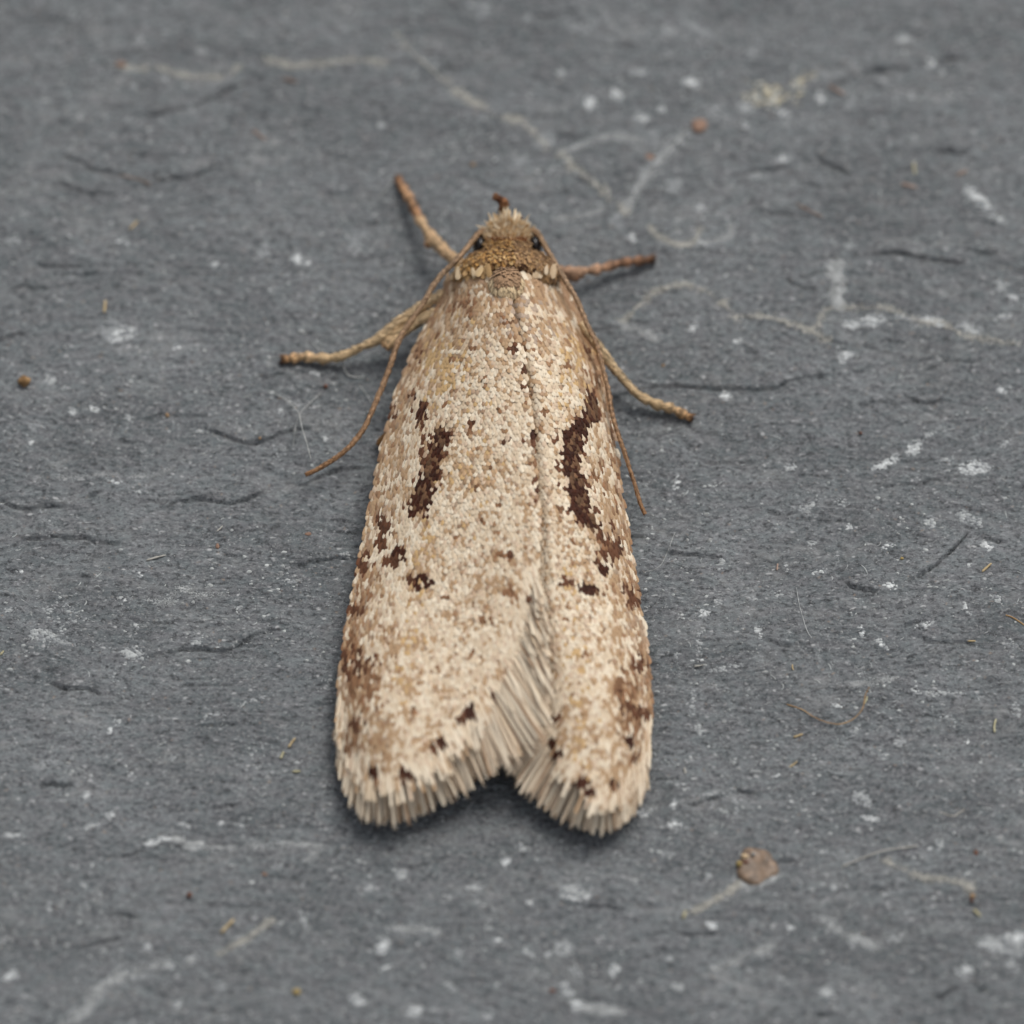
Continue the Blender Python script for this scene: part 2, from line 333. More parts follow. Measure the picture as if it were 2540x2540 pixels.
CR = [ # px, py, rx, ry, angle, material, density, hollow
 (293,829,40,22,-10,0,1,0),(270,815,30,26,0,2,.5,0),(738,645,18,15,20,0,1.3,0),(764,657,8,8,0,0,1.5,0),(652,627,15,20,10,1,1,0),(303,603,24,6,8,0,1.2,0),(440,866,15,6,-20,0,1.3,0),
 (501,128,10,9,0,0,1.5,0),(331,217,10,8,0,1,1.5,0),(408,198,9,9,0,1,1.5,0),(345,102,15,11,30,1,1,0),(182,40,13,11,0,1,.8,0),(415,82,10,9,0,1,1,0),(303,21,14,10,30,2,1,0),(373,328,9,9,0,1,1,0),
 (200,291,8,12,0,1,1.2,0),(28,601,27,9,0,1,1,0),(50,690,14,6,0,2,1,0),(555,660,12,8,0,2,1,0),(533,655,8,11,30,1,1,0),(262,700,14,7,-30,1,1,.9),(350,530,10,20,-20,2,.8,.9),
 (480,270,25,14,20,2,.6,0),(320,300,16,10,0,2,.8,0),(890,590,26,22,0,2,.7,0),(880,615,18,12,10,1,.8,0),(330,690,26,8,10,2,.7,0),(180,680,30,12,0,2,.6,0),
 (1464,256,15,19,10,0,1.4,0),(1529,233,20,13,35,0,1,0),(1580,182,26,9,-8,0,.9,0),(1715,205,27,13,5,0,1.2,0),(1641,270,12,10,0,0,1.2,0),(1589,293,28,16,0,1,.8,0),(1391,182,15,11,20,1,1,0),
 (1198,33,22,18,-40,2,.7,0),(1310,46,16,12,0,2,.7,0),(1359,510,20,16,0,1,.8,1),(1571,589,10,15,-15,0,1.4,0),(1734,517,13,12,0,0,1.3,0),(1738,606,18,9,0,0,1,0),(1719,813,11,17,20,0,1.3,0),
 (1180,15,30,8,0,1,.7,0),(1430,75,40,18,20,2,.5,0),(1660,78,20,10,20,1,1,0),(1630,95,24,8,15,2,1,0),(1620,340,20,30,30,2,.6,0),(1600,430,18,40,40,2,.5,0),(1670,460,24,22,0,2,.7,0),(1530,545,22,22,0,2,.7,0),
 (1290,400,26,18,0,2,.6,0),(1350,350,24,34,30,2,.5,0),(950,380,14,20,-40,2,.7,0),(945,310,10,14,-30,1,.8,0),(1430,425,14,9,0,1,1,0),
 (1900,235,60,30,-12,3,.6,0),(1990,195,40,20,-30,3,.7,0),(1880,205,40,12,20,3,.7,0),(1960,240,26,12,40,3,1,0),(1850,265,26,14,0,1,.9,0),(1765,270,20,12,0,0,.8,0),(1940,278,20,10,0,0,1.1,0),(2036,240,12,20,0,0,.9,0),(1790,290,30,8,10,1,.8,0),
 (1985,225,10,30,10,3,1,0),(2060,185,60,8,8,2,.8,0),(2000,310,34,12,20,2,.9,0),(2110,260,16,24,20,2,.7,0),(1870,120,20,34,10,2,.5,0),(1730,75,50,22,25,2,.45,0),(2240,95,20,16,0,1,.8,0),(2310,160,14,14,0,0,1,0),(2335,178,10,10,0,1,1,0),(2190,200,10,8,0,1,1,0),(2260,240,12,10,0,1,1,0),(1945,305,12,10,0,1,1,0),(1850,310,12,9,0,0,1,0),
 (1943,394,20,10,0,0,1.4,0),(1880,435,22,10,10,1,.8,0),(1980,350,12,14,0,2,1,0),(2430,500,44,16,48,0,.9,0),(2475,550,26,10,20,1,1,0),(2400,480,30,10,40,1,.9,0),(2110,610,14,12,40,1,1,0),(2060,600,24,10,10,2,.8,0),
 (2152,801,44,15,-8,0,1.5,0),(2110,812,22,12,0,0,1.3,0),(2315,799,36,12,12,0,1.5,0),(2404,820,40,15,15,1,1,0),(2250,792,30,8,10,1,1,0),(2096,884,20,15,-20,0,1.3,0),(2511,741,22,8,5,0,1.2,0),(2478,713,20,14,30,1,.9,0),(2490,790,22,10,-20,0,.9,0),(1960,812,22,16,50,2,.8,.9),(2078,690,10,40,5,1,.6,0),(1920,670,20,10,0,2,.8,0),(1830,845,14,9,-20,0,1.1,0),
 (233,1018,18,9,10,0,1.4,0),(182,1027,10,9,0,0,1.3,0),(77,1099,6,9,10,0,1.5,0),(785,925,16,7,10,0,1.5,0),(697,1022,10,6,0,0,1.5,0),(125,945,18,14,40,1,.8,0),(90,1060,24,16,0,2,.7,0),(345,1428,10,5,40,0,1.5,0),(305,1486,10,6,30,0,1.4,0),(285,1195,18,6,8,0,1,0),(345,1222,24,5,5,1,1,0),
 (112,1280,20,14,60,1,.9,.9),(118,1325,18,8,10,1,1,.9),(150,1520,44,26,20,1,.55,.9),(180,1560,34,22,-20,1,.6,.9),(105,1575,40,14,10,1,1,0),(150,1595,56,10,5,2,.9,0),(20,1515,18,8,0,1,1,0),(326,1623,38,15,8,1,.9,0),(300,1665,18,30,40,1,.6,.8),(290,1725,34,22,0,2,.5,.9),(320,1715,22,16,0,1,.5,.9),(485,1595,12,14,10,1,.9,0),(335,1548,14,8,30,1,1,0),(48,1416,10,5,0,0,1,0),
 (430,1480,24,18,50,1,.5,.9),(380,1490,40,5,5,2,1,0),(725,1440,24,8,10,1,.7,0),(800,1468,28,9,20,1,.6,.8),(690,1130,12,8,30,1,.9,.9),(710,1210,14,5,-20,1,1,.9),(863,1378,20,9,10,1,1,0),(590,1510,10,6,0,1,1,0),(810,1090,14,10,0,1,1,0),(930,1082,16,12,0,1,.8,0),(500,1070,26,6,-5,1,.9,0),(320,1040,16,8,30,1,.9,0),
 (800,1700,14,20,35,1,.7,.9),(640,1735,60,5,-18,1,.8,0),(530,1775,26,7,0,1,.8,0),(290,1790,16,10,-30,1,1,0),(272,1812,8,9,0,0,1.4,0),(150,1850,34,8,-25,2,.8,0),(110,1895,34,16,-20,2,.7,0),(643,1864,44,18,-14,1,.5,.95),(430,1882,10,8,0,1,1,0),(326,1922,14,7,35,0,1,0),(214,1971,9,12,20,0,1.5,0),(275,2020,14,9,0,0,1,0),(230,2045,30,8,-20,1,1,0),(460,2045,14,10,0,1,1.1,0),(548,2042,9,7,0,0,1.2,0),(595,2048,18,6,10,1,1,0),
 (30,2072,34,8,-2,1,1,0),(376,2091,24,10,-15,0,1.6,0),(410,2080,28,7,5,0,1.4,0),(366,2353,11,9,0,0,1.4,0),(26,2422,22,12,-15,0,1.3,0),(736,1890,5,5,0,1,1,0),(190,2150,8,9,0,1,1,0),(228,2148,7,8,0,1,1,0),(205,2195,9,8,0,1,1,0),(125,2250,9,12,30,0,1,0),(218,2245,8,8,0,1,1,0),(370,2264,12,6,20,1,1,0),(476,2380,20,8,-10,0,1,0),(420,2395,20,10,0,1,.9,0),(885,2483,16,14,0,0,1.3,0),(340,2420,50,14,-15,2,.7,0),(205,2510,40,12,-20,1,.9,0),(752,2280,8,28,-25,1,.9,0),(440,2490,16,12,0,1,.7,0),(545,2450,20,14,0,2,.8,0),(690,2150,14,8,0,1,1,0),
 (951,2349,14,26,35,0,1.4,0),(887,2481,20,12,15,0,1.3,0),(1026,2507,26,14,-15,0,1.1,0),(1312,2239,10,7,20,0,1.5,0),(1523,2406,12,18,10,0,1.4,0),(995,2173,14,18,10,1,1.1,0),(1431,2212,46,14,15,1,.9,0),(1420,2232,40,7,18,0,1.4,0),(1455,2228,28,6,-25,0,1.2,0),(1404,2454,22,12,35,0,1.4,0),(1431,2494,14,22,-20,0,1.4,0),(1233,2331,10,8,0,0,1.4,0),(960,2399,9,8,0,0,1.3,0),(1077,2507,9,8,0,1,1.3,0),(1211,2520,11,8,0,0,1.3,0),(1255,2140,14,12,-30,0,1,0),(1290,2102,14,10,40,0,1,0),(1673,1997,10,12,0,0,1.2,0),(1594,2014,22,12,-10,0,1,0),(1673,2041,20,14,0,0,1,0),(1180,2200,30,9,-10,1,.9,0),(915,2200,12,14,0,1,.9,0),(940,2265,8,20,30,1,.9,0),(1140,2365,12,16,0,1,.9,0),(1310,2365,20,10,30,1,.9,0),(1360,2370,8,18,40,1,.9,0),(1400,2350,20,24,50,1,.6,0),(1425,2410,24,9,30,1,1.1,0),(1120,2450,20,8,20,1,1,0),(1660,2375,10,10,0,1,1,0),(1610,2190,40,12,5,2,.8,.9),
 (1799,984,14,12,0,0,1.5,0),(2200,1146,48,11,-28,0,1.3,0),(2268,1112,24,16,-30,0,1.1,0),(2310,1075,34,6,-35,1,1,0),(2412,1161,40,18,-8,0,1.5,0),(2345,1140,24,6,15,1,1,0),(2447,1358,15,14,30,0,1,0),(1678,1198,9,18,10,0,1.1,0),(1960,1161,13,11,20,0,1.1,0),(1895,1182,14,20,-20,1,.7,.9),(2004,1262,24,12,-10,1,.9,0),(2014,1236,16,18,0,1,.8,.9),(2086,1249,22,9,5,1,.9,0),(2393,1285,24,16,20,1,.9,0),(2310,1298,18,14,0,1,1,0),(2425,1300,12,12,0,1,1,0),(2106,1307,12,8,0,0,1.3,0),(2198,1361,18,7,-12,0,1.4,0),(2033,1422,22,7,-6,0,1,0),(2013,1351,14,10,20,1,1,0),(2208,1458,18,12,0,0,.9,0),(1746,1526,18,10,-20,0,1.2,0),(1778,1502,12,10,0,0,1,0),(1726,1633,18,9,-35,0,.9,.9),(1678,1630,7,12,0,1,1,0),(2398,1512,8,20,-25,0,1,0),(2475,1490,24,9,20,1,.9,0),(2290,1555,28,8,-20,0,1,0),(2185,1600,20,8,40,0,1.1,0),(2135,1570,8,20,-10,0,1,0),(1880,1570,7,22,-20,0,1,0),(2404,1404,12,6,5,1,1,0),(2495,1100,16,10,-20,1,1,0),(2490,965,18,10,-25,0,1.1,0),(1705,890,44,18,10,2,.6,.95),(2420,1090,8,20,-15,2,1,0),(1930,1480,12,9,0,1,1,0),(1865,1490,16,9,0,1,1,0),(1950,1410,5,12,0,0,1,0),
 (1790,1400,8,34,18,1,.7,0),(1735,1590,8,40,5,1,.7,0),(1718,1740,8,40,5,1,.9,0),(1735,1810,10,26,-25,1,.8,0),(1800,1660,60,7,-10,1,.9,0),(2270,1715,10,12,30,0,1.2,0),(2330,1720,60,7,2,1,.8,0),(2352,1784,30,12,8,0,.7,.9),(2232,1837,16,12,0,1,.9,0),(2120,1810,20,9,-40,1,.9,0),(2080,1750,22,5,0,0,1,0),(2520,1760,12,18,-20,1,.9,0),(2505,1600,30,7,8,2,.9,0),(1740,1640,10,4,0,0,1,0),(1925,1920,12,4,-30,0,1.3,0),(2140,1975,30,16,35,1,.7,0),(2160,2025,24,9,10,0,.9,0),(2195,1870,10,9,0,1,1,0),(2400,1835,9,7,0,0,1,0),(1690,1945,28,7,20,1,.8,0),(1770,1970,60,5,-6,1,1,0),(1825,1990,8,40,-12,1,1,0),
 (1765,2294,15,12,20,0,1.4,0),(2067,2204,9,9,0,0,1.4,0),(2393,2409,24,11,5,0,1.3,0),(2490,2350,60,24,12,1,.8,0),(2520,2330,30,20,0,0,.8,0),(2470,2345,40,9,15,0,1.1,0),(2510,2395,24,12,40,1,.9,0),(2060,2292,9,7,0,0,1.4,0),(1960,2300,9,8,0,0,1.2,0),(2070,2110,46,12,8,2,.9,.5),(2110,2130,60,14,15,2,.6,0),(2040,2110,16,7,0,1,1,0),(2306,2101,9,8,0,0,1.3,0),(2330,2095,10,16,-20,1,1,0),(2115,2345,14,8,20,1,1,0),(2215,2330,20,8,-5,1,1,0),(2050,2460,24,16,-20,1,.7,0),(1935,2420,9,8,0,1,1,0),(1680,2450,20,12,20,1,.8,0),(2135,2440,8,8,0,1,1.1,0),(2100,2400,26,8,10,2,.9,0),(2400,2190,20,7,0,1,1,0),(1660,2115,20,6,0,1,1,0),(1757,2170,10,8,0,1,1,0),(2310,2455,20,7,5,2,1,0),(1860,2405,9,7,0,1,1,0),(2250,2260,20,12,0,2,.6,0),(2195,2215,10,8,0,1,1,0),
]
for c in CR: crust(*c)

# uncountable tiny pale grains all over the slate
n = 26000
gx = R.uniform(-60, 2600, n); gy = 2540 * R.random(n) ** .9
keep = fbm(gx / 260, gy / 170, 41, 4) + R.normal(0, .08, n) > .50
gx, gy = gx[keep], gy[keep]; n = len(gx); w = P(gx, gy, 0)
s = .0015 + .0042 * R.random(n) ** 3.4
lot = R.random(n)
if True:
    for mm_, ss in ((0, lot < .24), (1, (lot >= .24) & (lot < .66)), (2, lot >= .66)):
        V, F = lumps(w[ss, 0], w[ss, 1], s[ss] * R.uniform(.9, 1.9, ss.sum()), s[ss], s[ss] * .5, R, k=6)
        link("mineral_grains", mesh_np("mineral_grains", V, F), M_CRUST[mm_], parent=slate, kind="stuff")

# tiny pale fibre scraps and curls in the dust
Vs, Fs, off = [], [], 0
for i in range(420):
    x0, y0 = R.uniform(-20, 2560), 2540 * R.random() ** .9; L_ = R.uniform(8, 26) * (1 + (R.random() < .12)); a0_ = R.uniform(-.6, .6) if R.random() < .7 else R.uniform(-3.1, 3.1); bend_ = R.normal(0, 1.2)
    tt_ = np.linspace(0, 1, 6); an_ = a0_ + bend_ * tt_; w_ = on_slate(x0 + L_ * np.cumsum(np.cos(an_)) / 6, y0 + L_ * np.cumsum(np.sin(an_)) / 6)
    r_ = R.uniform(.7, 1.7) * .001; w_[:, 2] += r_ * .3
    v, f, _ = tube_np(w_, r_ * np.array([.4, .9, 1, 1, .9, .4]) * R.uniform(.6, 1.3, 6), 5, cap=False); Vs.append(v); Fs.append(f + off); off += len(v)
link("dust_fibres", mesh_np("dust_fibres", np.vstack(Vs), np.vstack(Fs)), M_CRUST[0], parent=slate, kind="stuff")

# ------------------------------------------------------------------ moth
base = P(1262, 1250, 0); MOTH = link("moth", None, label="pale buff moth with dark brown streaks resting with closed wings on the slate",
                                     cat="moth", loc=(float(base[0]), float(base[1]), 0.0))
LY = np.array([680,690,731,773,822,868,922,971,1046,1112,1178,1203,1291,1395,1478,1550,1618,1695,1768,1840,1902,1954,2060])
LX = np.array([1112,1107,1099,1078,1053,1028,1003,983,962,945,931,927,912,891,873,860,850,840,837,842,848,862,890])
RY = np.array([673,723,773,822,864,918,980,1029,1096,1166,1203,1291,1395,1478,1550,1618,1695,1752,1825,1887,1970,2060])
RX = np.array([1386,1409,1434,1459,1480,1496,1509,1517,1527,1535,1538,1554,1569,1585,1598,1606,1613,1616,1611,1603,1587,1550])
SY = np.array([670,752,793,855,918,980,1042,1104,1166,1203,1271,1333,1410,1462,1530,1607,1649,1695,1731,1773,1814,1856,1897,1928,1949])
SX = np.array([1258,1264,1277,1293,1302,1310,1318,1322,1327,1331,1336,1336,1331,1321,1308,1292,1272,1241,1215,1184,1153,1111,1070,1023,977])
VX_Y = np.array([670,752,1000,1333,1462,1700,1930,2100]); VX_L = np.array([1258,1264,1312,1336,1325,1285,1235,1215])     # ridge line of the left wing
VX_R = np.array([1258,1264,1312,1336,1335,1345,1350,1352])
RIY = np.array([670,752,1000,1333,1478,1514,1592,1670,1747,1825,1866,1907,1959,1990]); RIX = np.array([1250,1250,1290,1310,1312,1322,1336,1352,1362,1362,1385,1411,1448,1494])
HE_Y = [670, 760, 900, 1400, 1800, 2060]; HE = [.16, .125, .10, .08, .065, .05]
HC_Y = [650, 700, 780, 1000, 1300, 1600, 1900, 2080]; HC = [.27, .285, .295, .285, .255, .205, .15, .12]

def HL(px, py):
    xl = np.interp(py, LY, LX); xs = np.interp(py, VX_Y, VX_L)
    u = np.clip((px - xl) / (xs - xl), 0, 1.35); he = np.interp(py, HE_Y, HE); hc = np.interp(py, HC_Y, HC)
    f1 = 1 - np.abs(1 - np.minimum(u, 1)) ** 1.9 - .25 * np.maximum(u - 1, 0)
    f2 = 1 - np.abs((u - .56) / .56) ** 2.6 * .92
    w = smooth(1420, 1900, py)
    return he + (hc - he) * (f1 * (1 - w) + f2 * w) + .003 * np.sin(px * .021 + py * .004) * smooth(0, .2, u)

def HR(px, py):
    xr = np.interp(py, RY, RX); xs = np.interp(py, VX_Y, VX_R)
    u = np.clip((xr - px) / (xr - xs), 0, 1.35); he = np.interp(py, HE_Y, HE); hc = np.interp(py, HC_Y, HC)
    f1 = 1 - np.abs(1 - np.minimum(u, 1)) ** 1.9 - .3 * np.maximum(u - 1, 0)
    f2 = 1 - np.abs((u - .56) / .56) ** 2.6 * .92
    w = smooth(1420, 1900, py)
    return he + (hc - he) * (f1 * (1 - w) + f2 * w) - .019 * smooth(.84, 1.0, u) * (1 - w) - .012 + .003 * np.sin(px * .019 + py * .003) * smooth(0, .2, u)

def L_bounds(py):
    lo = np.where(py < 1876, np.interp(py, LY, LX) + 1, np.interp(py, [1876, 1923, 1950], [858, 894, 952]))
    return lo, np.interp(py, SY, SX)
def R_bounds(py):
    hi = np.where(py < 1876, np.interp(py, RY, RX) - 1, np.interp(py, [1876, 1928, 1980, 1991], [1598, 1577, 1541, 1505]))
    return np.interp(py, RIY, RIX), hi

def frame(px, py, H, dx, dy):
    """point and tangent frame on a wing surface; (dx,dy) the picture direction towards the free end"""
    e = 3.0
    p = P(px, py, H(px, py)); a = P(px + dx * e, py + dy * e, H(px + dx * e, py + dy * e)) - P(px - dx * e, py - dy * e, H(px - dx * e, py - dy * e))
    c = P(px - dy * e, py + dx * e, H(px - dy * e, py + dx * e)) - P(px + dy * e, py - dx * e, H(px + dy * e, py - dx * e))
    a /= np.linalg.norm(a, axis=-1, keepdims=True); n = np.cross(c, a); n /= np.linalg.norm(n, axis=-1, keepdims=True)
    n = np.where(n[..., 2:3] < 0, -n, n); b = np.cross(n, a)
    return p, a, b, n

# one scale: rows base..tip, 3 columns (s along, w across, z)
ST = []
for s_, w_, z_ in ((-.5, .30, 0), (.05, .50, .0), (.34, .45, -.01), (.5, .20, -.10)):
    ST += [(s_, -w_, z_ - .055), (s_ + (.07 if s_ > .3 else 0), 0, z_ + .11), (s_, w_, z_ - .055)]
ST = np.array(ST)
SF = np.array([(r * 3 + c, r * 3 + c + 1, r * 3 + c + 4, r * 3 + c + 3) for r in range(3) for c in range(2)])[:, ::-1]

def scales_mesh(name, p, a, b, n, L, W, lift, col, off=0.0, rng=R):
    N = len(p); L = np.broadcast_to(L, (N,))[:, None, None]; W = np.broadcast_to(W, (N,))[:, None, None]
    tl = np.broadcast_to(lift, (N,))[:, None, None]
    s, w, z = ST[:, 0][None, :, None], ST[:, 1][None, :, None], ST[:, 2][None, :, None]
    roll = rng.normal(0, .10, N)[:, None, None]
    V = p[:, None] + a[:, None] * s * L + b[:, None] * w * W + n[:, None] * (z * W + (s + .5) * tl + roll * w * W + off)
    c = np.repeat(col[:, None], len(ST), 1)
    tipf = (.90 + .16 * np.clip(ST[:, 0] + .5, 0, 1))[None, :, None]       # colour a little darker at the root, lighter towards the tip
    F = (SF[None] + (np.arange(N) * len(ST))[:, None, None]).reshape(-1, 4)
    return mesh_np(name, V.reshape(-1, 3), F, (c * tipf).reshape(-1, 3))

PAL = {k: s2l(v) for k, v in dict(pale=(243, 228, 204), cream=(230, 210, 182), tan=(192, 160, 126), ochre=(210, 176, 128), pink=(222, 198, 172),
                                  brown=(142, 105, 76), umber=(98, 63, 43), dark=(64, 31, 16), grey=(176, 156, 138)).items()}
BARS = [ # rows (y, x0, x1), filled dark
 [(975,1024,1036),(990,1026,1044),(1005,1036,1055),(1020,1040,1064),(1034,1046,1068)],
 [(1052,1096,1102),(1062,1080,1110),(1080,1080,1112),(1100,1072,1112),(1125,1062,1104),(1150,1054,1098),(1175,1048,1092),(1200,1038,1084),(1225,1028,1078),(1250,1022,1070),(1266,1014,1052),(1276,1012,1036)],
 [(970,1460,1468),(985,1456,1474),(1005,1452,1478),(1025,1440,1482),(1040,1428,1480),(1052,1408,1472),(1064,1390,1456),(1085,1386,1444),(1110,1388,1438),(1140,1390,1436),(1170,1394,1440),(1200,1400,1450),(1230,1404,1456),(1255,1412,1462),(1275,1426,1474),(1295,1440,1482),(1312,1462,1482)],
]
BLOBS = [
 (1180,1205,5,5,.9,'brown'),(1222,1160,5,5,.9,'brown'),(1130,1330,5,5,.8,'brown'),(1200,1290,6,5,.9,'brown'),(1240,1245,5,5,.9,'brown'),(1105,1480,6,5,.7,'brown'),(1170,1610,6,5,.8,'brown'),(1085,1655,6,6,.7,'brown'),(1030,1760,6,6,.8,'brown'),(1420,1340,5,5,.8,'brown'),(1385,1260,5,5,.8,'brown'),(1400,1530,5,5,.8,'brown'),(1450,1620,6,6,.8,'brown'),(1430,1720,6,6,.8,'brown'),(1480,1800,7,6,.8,'brown'),(1110,1000,5,5,.8,'brown'),(1200,930,5,5,.9,'brown'),(1180,860,6,5,.9,'brown'),(1090,830,6,6,.8,'brown'),(1350,820,6,6,.8,'brown'),(1400,900,5,6,.7,'brown'),(1350,1020,5,5,.8,'brown'), # x, y, rx, ry, strength, colour
 (1046,1060,9,22,.55,'umber'),(1058,1100,8,20,.5,'umber'),(1050,1125,8,12,.4,'umber'),(1058,1280,6,7,.9,'dark'),(956,1305,15,17,.9,'umber'),(946,1343,14,20,.8,'umber'),(992,1376,15,16,.95,'dark'),(976,1392,20,14,.7,'umber'),(990,1362,9,8,.9,'dark'),
 (1049,1430,13,10,.95,'dark'),(1065,1443,8,7,.9,'dark'),(1034,1452,8,8,.85,'dark'),(1022,1438,8,6,.6,'umber'),(910,1390,14,22,.7,'umber'),(897,1412,14,20,.7,'umber'),(945,1290,8,14,.4,'umber'),
 (883,1514,20,8,.8,'umber'),(900,1480,22,30,.3,'brown'),(872,1600,24,46,.6,'brown'),(905,1690,46,46,.6,'brown'),(880,1640,30,40,.55,'umber'),(935,1640,16,16,.4,'umber'),(886,1792,17,13,.85,'umber'),(868,1830,16,30,.4,'brown'),(920,1740,30,30,.4,'brown'),
 (1163,1760,13,15,1,'dark'),(1145,1780,10,9,.9,'umber'),(1088,1838,16,10,1,'dark'),(1076,1848,9,8,.8,'umber'),(1220,1721,8,7,.9,'dark'),(1292,1597,8,10,.8,'umber'),(1313,1478,9,13,.9,'umber'),(1266,1467,13,10,.7,'brown'),(1008,1914,17,12,1,'dark'),(992,1926,9,7,.8,'umber'),(926,1908,12,10,1,'dark'),(935,1936,8,6,.7,'brown'),
 (1250,1375,24,10,.6,'brown'),(1262,1372,6,6,.8,'umber'),(1210,1535,24,10,.5,'brown'),(1273,862,9,9,.95,'umber'),(1300,918,5,7,.8,'umber'),(1302,955,5,6,.6,'umber'),(1304,988,4,8,.5,'brown'),(1324,1075,7,8,.9,'dark'),(1310,1092,12,11,.7,'umber'),(1173,1052,6,7,.9,'umber'),(1168,1068,6,5,.8,'brown'),(1256,1087,9,7,.8,'umber'),(1240,1013,6,6,.7,'brown'),
 (1124,893,9,6,.7,'brown'),(1161,769,10,10,.7,'brown'),(1126,769,7,8,.7,'brown'),(1045,876,6,12,.8,'umber'),(1020,905,9,10,.6,'brown'),(979,1021,10,12,.5,'umber'),(1040,960,10,10,.4,'brown'),(1155,742,26,14,.5,'brown'),(1250,790,14,12,.35,'brown'),(1308,862,10,12,.5,'brown'),
 (1180,1330,60,14,.25,'tan'),(1190,1160,60,50,.25,'tan'),(1330,1210,8,30,.3,'umber'),(1322,1130,8,30,.3,'brown'),
 (1515,1362,28,24,.85,'umber'),(1498,1384,22,26,.6,'umber'),(1500,1345,20,18,.5,'brown'),(1494,1409,10,13,.95,'dark'),(1458,1457,21,12,1,'dark'),(1395,1441,8,9,.95,'umber'),(1411,1442,6,9,.95,'umber'),(1480,1470,14,9,.5,'brown'),(1515,1302,8,10,.7,'umber'),(1482,1330,8,6,.6,'umber'),(1500,1320,9,9,.4,'umber'),
 (1560,1462,20,14,.6,'umber'),(1570,1490,18,12,.6,'umber'),(1536,1712,6,26,.95,'umber'),(1552,1700,34,44,.5,'brown'),(1590,1773,22,16,.7,'umber'),(1550,1760,24,22,.6,'umber'),(1582,1643,20,20,.5,'umber'),(1560,1800,24,30,.5,'brown'),(1562,1838,9,15,.95,'dark'),(1574,1871,9,14,.7,'umber'),(1376,1834,10,10,1,'dark'),(1392,1857,10,12,1,'dark'),(1380,1775,12,7,.85,'umber'),(1448,1932,19,12,1,'dark'),(1466,1956,10,8,.9,'dark'),(1522,1944,9,11,1,'dark'),(1527,1945,7,7,.6,'brown'),
 (1530,1100,14,160,.25,'brown'),(1520,980,14,60,.3,'brown'),(1462,870,12,16,.6,'umber'),(1470,900,16,60,.35,'brown'),(1480,960,14,30,.35,'brown'),(1366,975,6,6,.6,'brown'),(1486,1150,12,10,.4,'brown'),(1470,1180,10,8,.5,'brown'),(1502,1210,12,14,.3,'brown'),
]

